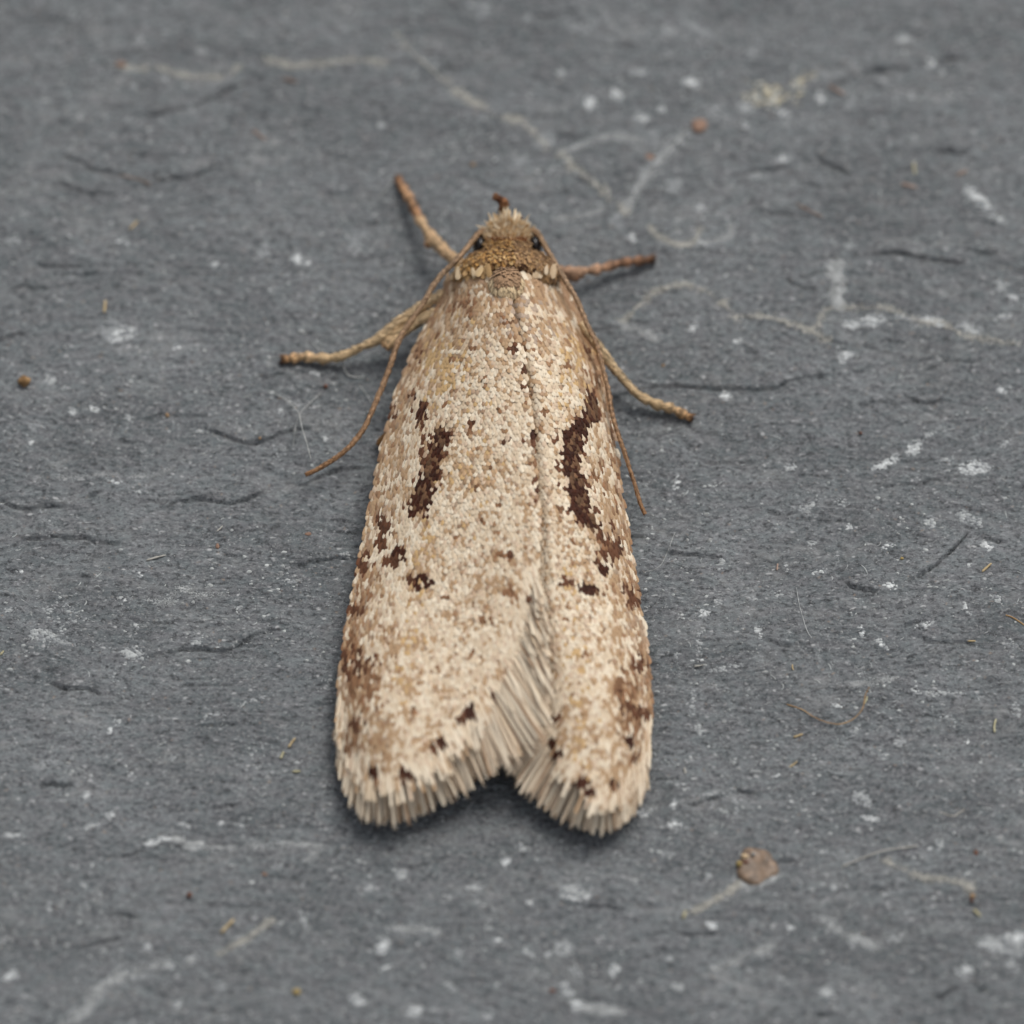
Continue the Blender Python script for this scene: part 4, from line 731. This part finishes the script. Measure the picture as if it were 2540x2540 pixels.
def cmix(*stops, band=None):
    st = [(s, s2l(c)) for s, c in stops]
    def f(t, r):
        k = np.stack([np.interp(t, [q[0] for q in st], [q[1][j] for q in st]) for j in range(3)])
        if band: k = k * (1 + band[1] * (1 if t > band[2] else .25) * math.sin(6.2832 * band[0] * t))
        return k * (.72 + .5 * r)
    return f
ANT = cmix((0, (100, 64, 44)), (.06, (158, 128, 98)), (.3, (172, 144, 116)), (.6, (166, 134, 104)), (1, (152, 114, 80)), band=(62, .22, 0))
limb("antenna", [(1207,577,.185,7),(1197,574,.195,7.5),(1187,580,.20,7),(1171,599,.205,6.6),(1150,625,.21,6.6),(1127,650,.215,6.8),(1097,680,.20,6.8),(1073,711,.19,6.8),(1054,745,.18,6.8),(1029,783,.165,6.8),(1006,815,.155,7),(986,851,.145,7),(972,894,.13,6.8),(955,942,.115,6.6),(940,979,.105,6.4),(923,1019,.095,6.2),(903,1062,.085,6.2),(883,1090,.078,6.2),(855,1119,.07,6),(821,1144,.06,5.6),(787,1164,.05,5.2),(757,1178,.045,4.4)], ANT, 260, rings=62, clothe=1.3, sc=(.009, .0045), fray=.0018, label="antenna sweeping clear of the wing, its end on the slate")
limb("antenna", [(1316,577,.185,7),(1325,574,.195,7.5),(1336,583,.20,7),(1350,608,.205,6.4),(1367,636,.21,6.4),(1385,667,.215,6.4),(1406,702,.205,6.4),(1432,745,.20,6.2),(1455,802,.185,6),(1480,855,.17,6),(1496,918,.155,5.8),(1509,971,.14,5.6),(1517,1021,.13,5.4),(1534,1079,.12,5.2),(1550,1125,.105,5),(1571,1190,.085,4.6),(1587,1245,.07,4.2),(1600,1276,.06,3.6)], ANT, 230, rings=60, clothe=1.3, sc=(.009, .0045), fray=.0018, label="antenna lying along the outer edge of the wing")
PALP = cmix((0, (128, 92, 62)), (.6, (160, 112, 76)), (.85, (88, 54, 38)), (1, (190, 140, 100)), band=(5, .25, 0))
limb("palp", [(1252,556,.19,7.5),(1249,540,.205,7.5),(1247,524,.22,8),(1249,510,.232,9.5),(1252,503,.236,8),(1246,499,.24,6),(1236,492,.246,5.5),(1225,486,.25,4.5)], PALP, 40, clothe=2.0, sc=(.011, .006))
limb("palp", [(1284,560,.19,7),(1285,548,.20,7),(1286,538,.208,5)], PALP, 16, clothe=2.0, sc=(.011, .006))
def seg(rows): return rows
LEGF = cmix((0, (206, 174, 136)), (.40, (208, 176, 138)), (.5, (164, 122, 88)), (.75, (182, 144, 108)), (1, (146, 104, 74)), band=(10, .48, .5))
LEGR = cmix((0, (164, 130, 104)), (.3, (186, 150, 122)), (.6, (160, 120, 92)), (1, (116, 84, 62)), band=(9, .48, .35))
LEGM = cmix((0, (208, 182, 144)), (.5, (206, 178, 138)), (.75, (204, 172, 132)), (.92, (190, 152, 110)), (1, (104, 68, 46)), band=(13, .48, .68))
def tarsus(a, b, n, h, r):
    """knuckled foot between two picture points"""
    out = []
    for i in range(n):
        for f, k in ((.03, .42), (.32, .85), (.78, 1.45)):
            s = (i + f) / n; out.append((a[0] + (b[0] - a[0]) * s, a[1] + (b[1] - a[1]) * s + 2.2 * math.sin(s * 9), h * (1 - s) + .014 * s, r * k * (1 - .25 * s)))
    return out
limb("leg", [(1185,690,.16,16),(1155,665,.14,15),(1128,644,.12,14),(1103,624,.10,14),(1084,604,.085,16),(1070,588,.075,14),(1062,576,.07,9)] + tarsus((1055,567), (982,433), 5, .06, 8.5), LEGF, 110, clothe=3.0, label="front leg reaching forward beside the head, slightly bent foot")
limb("leg", [(1075,592,.078,10),(1066,602,.074,7),(1060,606,.07,3)], LEGF, 14, clothe=3)
limb("leg", [(1330,690,.15,14),(1370,676,.13,13),(1393,673,.11,13),(1425,676,.09,14),(1438,676,.08,11)] + tarsus((1450,672), (1632,637), 5, .055, 8.5), LEGR, 110, clothe=3.0, label="front leg stretched out sideways, dark brown foot")
limb("leg", [(1395,680,.10,9),(1418,686,.085,9),(1432,689,.075,4)], LEGR, 16, clothe=2.5)
limb("leg", [(1150,705,.15,12),(1094,733,.13,11),(1060,752,.12,11),(1034,768,.11,11.5),(992,798,.09,13),(960,826,.075,14),(944,838,.068,11),(932,845,.063,8.5),(892,863,.05,7.8),(858,879,.038,8),(838,886,.03,8.5)] + tarsus((828,887), (690,888), 4, .026, 9), LEGM, 150, clothe=3.2, label="middle leg with pale tufted joint and knuckled foot")
limb("leg", [(1085,768,.12,8),(1050,790,.105,9),(1010,815,.09,10),(980,838,.078,11),(966,850,.07,10),(960,857,.066,5)], LEGM, 40, clothe=3.2, sc=(.02, .007), fray=.008)
limb("leg", [(1440,800,.14,10),(1480,855,.12,10),(1500,882,.10,11),(1513,901,.085,9),(1546,942,.06,7.6),(1579,976,.045,7.2),(1600,990,.036,8.5)] + tarsus((1608,993), (1724,1038), 4, .03, 8.5), LEGM, 120, clothe=3.2, label="middle leg trailing out from under the wing edge")
limb("leg", [(985,1075,.05,8),(962,1083,.03,9),(948,1094,.02,8),(944,1104,.014,4)], cmix((0, (150, 112, 66)), (1, (132, 92, 48))), 20, clothe=2.5, label="hind foot tip peeping out under the wing")

# ------------------------------------------------------------------ loose things on the slate
def thing_mesh(name, V, F, mat, label, cat, group=None, col=None):
    V = np.asarray(V); c = V.mean(0); c[2] = V[:, 2].min()
    return link(name, mesh_np(name, V - c, F, col), mat, label=label, cat=cat, group=group, loc=tuple(float(q_) for q_ in c))
M_STRAW = [plain_mat("straw", (176, 154, 114), (212, 192, 152), 40, .6, .3, (1, 1, 1)), plain_mat("pink_straw", (156, 134, 122), (188, 164, 150), 40, .6),
           plain_mat("green_straw", (172, 166, 132), (206, 200, 168), 40, .6), plain_mat("rust_fibre", (128, 106, 94), (156, 132, 116), 40, .6), plain_mat("white_splinter", (168, 166, 158), (206, 204, 198), 40, .6)]
def straw(p0, p1, r, mat, label, name="straw_bit", cat="straw bit", group="straw bits scattered on the slate", bend=0.0, lift=.3):
    n = 9; s = np.linspace(0, 1, n); dx, dy = p1[0] - p0[0], p1[1] - p0[1]
    px = p0[0] + dx * s - dy * bend * np.sin(s * math.pi); py = p0[1] + dy * s + dx * bend * np.sin(s * math.pi)
    pts = on_slate(px, py); z = pts[:, 2].max() * .6 + pts[:, 2] * .4; pts[:, 2] = z + r * .001 * (.6 + lift * s)
    rad = r * .00082 * (1 - .25 * np.abs(2 * s - .8)) * rng.uniform(.75, 1.25, n) * np.array([.55] + [1] * (n - 2) + [.45])
    V, F, _ = tube_np(pts, rad, 7)
    return thing_mesh(name, V, F, M_STRAW[mat], label, cat, group)
straw((262,746),(259,777),3.6,0,"upright tan straw bit above the white crust left of the moth")
straw((627,324),(660,350),3.6,1,"pinkish straw splinter up and left of the moth's head")
straw((342,549),(322,571),3.4,0,"short orange tan straw bit beside a grey curl, far left of the head", lift=.8)
straw((295,438),(375,460),2.6,3,"long thin rust coloured fibre lying on a dark slate ledge", name="fibre", cat="fibre", group=None, bend=-.06)
straw((2471,1785),(2467,1820),3.6,2,"pale upright straw bit beside a dark pit at the far right", bend=.08)
straw((1958,1904),(1978,1891),2.8,0,"tiny straw bit between the golden hair and the brown disc")
straw((1966,1648),(1968,1664),2.6,0,"bent straw bit just above the golden hair, upright", bend=.1)
straw((2436,1420),(2459,1399),3.8,0,"slanting golden straw bit near the right edge beside pale flakes")
straw((2152,1728),(2145,1748),2.6,2,"greenish straw bit at the upper end of the golden hair", lift=1)
straw((1929,1400),(1927,1416),3.4,1,"stubby pale straw bit right of the moth's waist")
straw((1694,2280),(1701,2262),5,2,"pale green straw stub at the end of the thread below the brown disc")
straw((547,2316),(581,2282),4.6,0,"thick tan straw bit at the lower left beside the long fibre")
straw((2414,2258),(2432,2274),4.6,2,"stubby greenish straw bit just below the orange crumb")
straw((715,1856),(732,1832),3.6,0,"slanting straw bit at the upper right of the grey ring, left of the moth's tail")
straw((696,1884),(704,1866),4.2,2,"short yellow green straw bit right beside the grey ring crust")
straw((724,1915),(746,1915),3.6,2,"flat yellowish straw bit a little above the level of the wing tips, left")
straw((0,1626),(10,1616),3.4,2,"yellow green straw end at the very left edge of the picture")
straw((537,1320),(553,1306),2.6,4,"tiny white splinter left of the moth's waist", name="splinter", cat="splinter", group=None)
straw((363,1391),(412,1378),3.2,4,"white pin shaped splinter with a knob, far left of the moth", name="splinter", cat="splinter", group=None)
straw((2266,405),(2269,434),4.2,2,"blurred upright straw bit at the top right")
straw((2372,437),(2400,424),4.2,1,"blurred pinkish straw bit slanting upward, farthest to the top right")
straw((1975,508),(2040,540),3,3,"blurred rust coloured fibre between the head and the top right", name="fibre", cat="fibre", group=None)
straw((2235,458),(2275,468),4.8,1,"blurred pale pink straw bit lying flat at the top right")
straw((2056,216),(2094,236),4.6,1,"blurred pink straw splinter right of the yellow crust")
straw((700,196),(735,206),4,3,"blurred brown fibre scrap near the top, left of the long thread", name="fibre", cat="fibre", group=None)
straw((1968,1830),(1992,1822),3.2,0,"faint flat straw bit under the golden hair", lift=0)
straw((1697,1905),(1701,1920),3.6,4,"small pale splinter right of the wing tips", name="splinter", cat="splinter", group=None)
straw((1722,1655),(1746,1650),2.4,4,"thin white splinter right of the moth's flank", name="splinter", cat="splinter", group=None)
straw((2400,1590),(2420,1592),2.8,0,"tiny yellow straw bit low on the right below the white curl")

M_HAIR = [plain_mat("golden_hair", (150, 112, 62), (196, 158, 104), 30, .4, .5), plain_mat("white_hair", (176, 172, 162), (210, 206, 198), 30, .5), plain_mat("silk", (150, 152, 150), (190, 192, 190), 60, .5),
          plain_mat("dusty_thread", (166, 165, 159), (196, 194, 187), 60, .9, .1, bump=.6), plain_mat("grey_thread", (152, 155, 156), (196, 199, 200), 60, .9, .1, bump=.6)]
def hair(pts, r, mat, label, name="hair", cat="hair", group=None, lifts=None, dusty=0.0, n=70):
    p = spline(pts, n); w = on_slate(p[:, 0], p[:, 1])
    rg = np.random.default_rng(int(pts[0][0] + pts[0][1]))
    if lifts is not None: w[:, 2] += np.interp(np.linspace(0, 1, n), np.linspace(0, 1, len(lifts)), lifts)
    rad = np.full(n, r * (.40 if dusty else 1) * .001)
    if dusty:
        rad *= (1 + dusty * rg.normal(0, .35, n).clip(-.6, .9)) * np.clip((vnoise(np.arange(n) / 5.0, np.zeros(n) + pts[0][1] * .07, 31) - .36) * 3.0, .02, 1.2); w[:, :2] += rg.normal(0, .0014 * dusty, (n, 2))
    rad[0] *= .4; rad[-1] *= .4
    w[:, 2] += rad * (.5 if dusty else .9)
    V, F, _ = tube_np(w, rad, 6)
    if dusty:                                            # dust grains clinging to it
        m = int(n * 6); i = rg.integers(0, n, m); i = i[vnoise(i / 7.0, i * 0 + pts[0][0] * .1, 12) + rg.normal(0, .12, m) > .36]; m = len(i)
        Vl, Fl = lumps(w[i, 0] + rg.normal(0, .0045 * dusty + r * .0005, m), w[i, 1] + rg.normal(0, .0035 * dusty + r * .0005, m), rg.uniform(.3, 1, m) * r * .0011, rg.uniform(.3, 1, m) * r * .0009, rg.uniform(.4, 1, m) * r * .0006, rg)
        F3 = np.vstack([F[:, [0, 1, 2]], F[:, [0, 2, 3]], Fl + len(V)]); V = np.vstack([V, Vl]); F = F3
    return thing_mesh(name, V, F, M_HAIR[mat], label, cat, group)
H_ = lambda zs: [(1600 + x * .4865, 1640 + y * .4865) for x, y in zs]
hair(H_([(720,220),(800,250),(860,290),(930,320),(1000,330),(1060,310),(1105,270),(1120,210),(1140,175)]), 1.35, 0, "golden hair curved like a hook on the slate right of the tail", lifts=[.0,.004,.006,.012,.03,.045])
hair(H_([(1000,1050),(1200,980),(1390,945)]), 1.5, 1, "straight white hair lying between the brown disc and the right edge", lifts=[0,.01,.004])
hair(H_([(1500,770),(1570,790),(1600,775),(1630,755)]), 1.3, 1, "short fine pale hair with a bend, above the straight white hair")
hair([(2495,1526),(2515,1534),(2540,1551)], 1.8, 0, "short tan hair at the right edge above the hooked golden hair")
hair([(1975,1458),(1984,1507),(2000,1560),(2013,1585)], 1.2, 4, "very thin grey hair trailing down right of the moth's waist")
hair([(1675,1320),(1640,1400),(1600,1420)], .8, 2, "barely visible silk strand beside the wing edge", name="silk_strand", cat="silk strand")
D_ = lambda zs: [(650 + x * .2847, 700 + y * .2847) for x, y in zs]
hair(D_([(100,970),(200,1040),(300,1150),(330,1220),(350,1340),(390,1480),(430,1620)]), 1.5, 2, "silk strand hanging from the antenna tip to the upper left", name="silk_strand", cat="silk strand", lifts=[0,.01,.02,.03,.045,.05,.04])
hair(D_([(520,960),(440,1060),(370,1150),(330,1210),(290,1310),(270,1440)]), 1.2, 2, "silk strand crossing the other one left of the antenna tip", name="silk_strand", cat="silk strand", lifts=[.0,.015,.03,.03,.015,0])
hair(D_([(620,650),(690,720),(740,810),(800,835),(890,825)]), 1.6, 2, "silk strand running from the middle leg's foot joint onto the slate", name="silk_strand", cat="silk strand", lifts=[.03,.02,.006,.003,.0])
hair(D_([(840,890),(910,980),(960,1060)]), 1.2, 2, "short silk strand between the middle leg and the antenna", name="silk_strand", cat="silk strand")
hair(D_([(130,660),(70,670),(50,740)]), 1.2, 2, "silk wisp curling off the tip of the middle leg's foot", name="silk_strand", cat="silk strand")
hair([(942,490),(960,465),(985,440)], 1.2, 2, "silk strand at the tip of the forward front foot", name="silk_strand", cat="silk strand")
TG = "dusty web threads stuck to the slate"
def thread(pts, r, mat, label, dusty=1.0): hair(pts, r, mat, label, name="web_thread", cat="web thread", group=TG, dusty=dusty, n=170)
thread([(261,154),(303,166),(345,172),(382,165),(419,177),(466,189),(512,191),(559,189),(596,165)], 3.6, 3, "dusty thread with an orange end at the upper left")
thread([(652,140),(689,154),(727,163),(769,161),(815,154),(885,149),(955,155)], 3.8, 3, "dusty thread sagging along the top, left of centre")
thread([(984,84),(1026,135),(1086,186),(1124,219),(1161,247),(1198,265),(1235,284),(1273,298),(1305,307),(1343,354),(1389,377),(1422,415),(1459,442),(1496,475),(1533,503),(1552,526)], 5.5, 3, "longest dusty thread slanting down from the top towards the head's right")
thread([(1543,801),(1575,769),(1617,731),(1655,713),(1701,706),(1738,717),(1785,745),(1798,755),(1826,787),(1873,783),(1929,792),(1966,806),(2008,820),(2059,848)], 4.6, 3, "arched pale thread starting right of the moth's shoulder", .8)
thread([(2008,820),(2027,806),(2045,773),(2082,762),(2140,766),(2199,764),(2246,783),(2300,800),(2339,801),(2385,829),(2455,843),(2545,852)], 4, 3, "thread running through white blobs to the right edge")
thread([(2078,652),(2064,676),(2082,699),(2073,736),(2084,760)], 6, 4, "short upright thread joining the one through the white blobs", 1.2)
thread([(1612,560),(1625,580),(1660,600),(1690,608),(1722,600),(1738,565)], 3, 3, "cup shaped thread right of the head", .8)
thread([(1725,606),(1780,595),(1808,585),(1815,558)], 2.6, 4, "faint thread hooking upward right of the cup shaped one", 1)
thread(H_([(480,1130),(420,1180),(300,1250),(240,1280)]), 4.2, 3, "pale thread leading down left from the brown disc", .6)
thread(H_([(480,1135),(560,1142),(640,1120),(680,1080)]), 3, 4, "faint thread hugging the lower rim of the brown disc", .8)
thread(H_([(1220,1010),(1330,1070),(1440,1110),(1530,1110),(1640,1140),(1660,1170)]), 3.4, 3, "thin thread leading to the orange crumb on the right")
thread(H_([(340,1580),(440,1540),(520,1490),(600,1475),(650,1450)]), 3.6, 4, "grey thread low on the right under the brown disc", 1.2)
thread(H_([(910,1310),(980,1370),(1060,1410),(1140,1440),(1200,1470)]), 3.4, 4, "faint thread below the straight white hair", 1.2)
thread([(1389,377),(1440,362),(1490,344),(1540,338),(1590,350)], 3.2, 4, "short faint thread branching from the longest dusty thread", 1.2)
thread([(1700,330),(1660,372),(1625,410),(1600,440),(1572,480),(1552,526)], 5, 4, "thread curving from the orange flake down to the longest thread's end", 1.3)
thread([(1375,545),(1420,540),(1460,532),(1505,512)], 2.6, 4, "faint level thread just right of the palp", 1.2)
thread([(1540,800),(1560,815),(1600,822),(1625,845)], 2.6, 4, "small thread hanging below the start of the arched thread", 1.2)
thread([(154,2540),(205,2516),(228,2478),(261,2441),(303,2422),(363,2404),(419,2385),(480,2381)], 5, 4, "thick grey thread rising from the bottom left corner", 1.3)
thread([(540,2367),(580,2345),(615,2326),(650,2300),(676,2282)], 3, 3, "tan fibre like thread right of the thick straw bit at lower left", .8)
thread([(433,2078),(455,2090),(475,2101),(500,2092)], 4, 4, "tail of thread behind the white streak at lower left", .8)
thread([(503,2106),(580,2100),(650,2098),(720,2094),(783,2099),(786,2118),(760,2134)], 3.2, 4, "level thread with a hooked end below and left of the wing tips", 1)
thread([(140,1183),(200,1184),(260,1176),(330,1182),(390,1178),(430,1158)], 2.2, 4, "faint thread at far left level with the antenna tip", 1)
thread([(365,1490),(420,1496),(445,1460),(490,1475),(560,1476)], 2.8, 4, "crooked thread left of the moth's flank", 1)
thread([(970,2300),(1010,2306),(1050,2302),(1090,2318)], 3, 4, "arched thread below the wing tips near the bottom", 1)
thread([(1450,2500),(1490,2505),(1550,2512)], 4, 4, "short thread at the bottom edge right of a white flake", 1)
thread([(2110,1700),(2160,1692),(2220,1682)], 2.2, 4, "straight faint thread above the golden hair", 1)

def crumb(px, py, r, colour, label, name="crumb", cat="crumb", group=None, sq=(1, 1, .8), seed=0):
    rg = np.random.default_rng(int(px + py)); c = on_slate(px, py)
    V, F = ellipsoid((0, 0, 0), (1, 1, 1), 16, 11)
    k = .55 + .9 * fbm(V[:, 0] * 2.2 + px, V[:, 1] * 2.2 + V[:, 2] * 1.7 + py, seed, 3)
    V = V * k[:, None] * np.array([r[0], r[1], r[1] * sq[2]]) * (.00078 if max(r) < 14 and cat == 'crumb' else .001); V += c + np.array([0, 0, r[1] * sq[2] * .0006])
    return thing_mesh(name, V, F, colour, label, cat, group)
M_TAN = plain_mat("tan_grain", (122, 92, 56), (186, 150, 104), 60, .6, .4, bump=.8)
M_RUST = plain_mat("rust_crumb", (92, 58, 46), (128, 88, 70), 90, .6, .4, bump=.6)
M_ORNG = plain_mat("orange_flake", (138, 110, 94), (158, 130, 112), 50, .7)
M_AMBER = plain_mat("amber_crumb", (146, 116, 84), (184, 158, 124), 50, .5)
M_YEL = plain_mat("yellow_crumb", (164, 142, 88), (190, 170, 120), 50, .6)
crumb(61, 950, (16, 14), M_TAN, "round tan grain lying alone at the far left", "grain", "grain", sq=(1, 1, .9))
crumb(808, 960, (7, 8), M_RUST, "small rust red crumb between the middle foot and the antenna")
crumb(470, 2222, (9, 10), M_RUST, "dark red seed like crumb low on the left")
crumb(415, 1031, (6, 8), M_AMBER, "tiny amber crumb on a crack at the left")
crumb(2412, 2224, (9, 8), M_AMBER, "orange crumb above the stubby greenish straw at lower right")
crumb(2410, 2236, (6, 7), M_RUST, "dark brown crumb touching the orange crumb")
crumb(1734, 312, (18, 22), M_ORNG, "flat orange flake at the upper right, out of focus", "flake", "flake", sq=(1, 1, .25))
crumb(1612, 390, (12, 9), M_ORNG, "faint brown flake between the orange flake and the head", "flake", "flake", sq=(1, 1, .25))
crumb(736, 2462, (13, 10), M_YEL, "yellow crumb near the bottom edge, left of centre")
crumb(657, 2169, (9, 5), M_ORNG, "faint orange crumb left below the wing tips", sq=(1, 1, .3))
crumb(300, 161, (14, 8), M_ORNG, "orange crumb caught in the dusty thread at upper left", sq=(1, 1, .5))
crumb(2237, 1386, (6, 5), M_YEL, "tiny yellow crumb right of the moth near the long dark crack")
crumb(1173, 410, (7, 7), M_AMBER, "small orange crumb just above and left of the head's palp")
crumb(764, 1325, (12, 6), M_ORNG, "reddish brown crumb close to the left wing edge", sq=(1, 1, .35))
crumb(540, 1356, (6, 9), M_ORNG, "little orange crumb left of the reddish brown one", sq=(1, 1, .4))
crumb(1645, 907, (6, 5), M_AMBER, "tiny orange crumb between the right front foot and middle leg")
crumb(2421, 2116, (7, 9), M_RUST, "small brown crumb near the right edge above the orange crumb", sq=(1, 1, .4))
crumb(2135, 1075, (5, 5), M_RUST, "tiny red crumb right of the moth's shoulder")
crumb(645, 1094, (5, 5), M_AMBER, "tiny yellow orange dot above the antenna tip, left")
crumb(1370, 2458, (10, 6), M_RUST, "small rust crumb beside a white flake at the bottom", sq=(1, 1, .4))
# brown disc with crumbs on it
th = np.linspace(0, 6.283, 40, endpoint=False); rings = [(0.02, .0045), (.4, .0048), (.75, .0048), (.93, .004), (1.0, .0005), (1.0, -.005)]
VV = []
for rr_, hz in rings:
    e = 1 + (.07 * np.sin(th * 3 + 1) + .05 * np.sin(th * 5)) * rr_
    w = P(1877 + 50 * rr_ * e * np.cos(th), 2147 + 46 * rr_ * e * np.sin(th), 0); z = G(w[:, 0], w[:, 1])
    w[:, 2] = z * .5 + .5 * z.mean() + hz + .006 * (vnoise(w[:, 0] * 60, w[:, 1] * 60, 4) - .5); VV.append(w)
V = np.vstack(VV); ii = np.arange(len(V)).reshape(len(rings), 40); jn = np.roll(ii, -1, 1)
F = np.stack([ii[:-1], ii[1:], jn[1:], jn[:-1]], -1).reshape(-1, 4)[:, ::-1]; F = np.vstack([F, [[39 - j, 38 - j, j + 1, j] for j in range(19)]])
thing_mesh("brown_disc", V, F, plain_mat("brown_disc", (96, 80, 66), (142, 120, 100), 55, .45, .45, bump=.8), "flat round brown disc stuck to the slate below right of the moth", "disc")
for x, y, r_, m_, lb in ((1848, 2128, (12, 8), plain_mat("cream_crumb", (206, 178, 140), (230, 208, 172), 60), "cream crumb on the upper left of the brown disc"), (1832, 2147, (9, 10), plain_mat("olive_crumb", (140, 122, 72), (176, 156, 100), 60), "olive crumb on the left rim of the brown disc"), (1850, 2142, (10, 6), M_RUST, "dark rust crumb under the cream one on the brown disc"), (1868, 2122, (7, 6), M_CRUST[1], "grey crumb near the top of the brown disc")):
    o = crumb(x, y, r_, m_, lb); o.location.z += .004
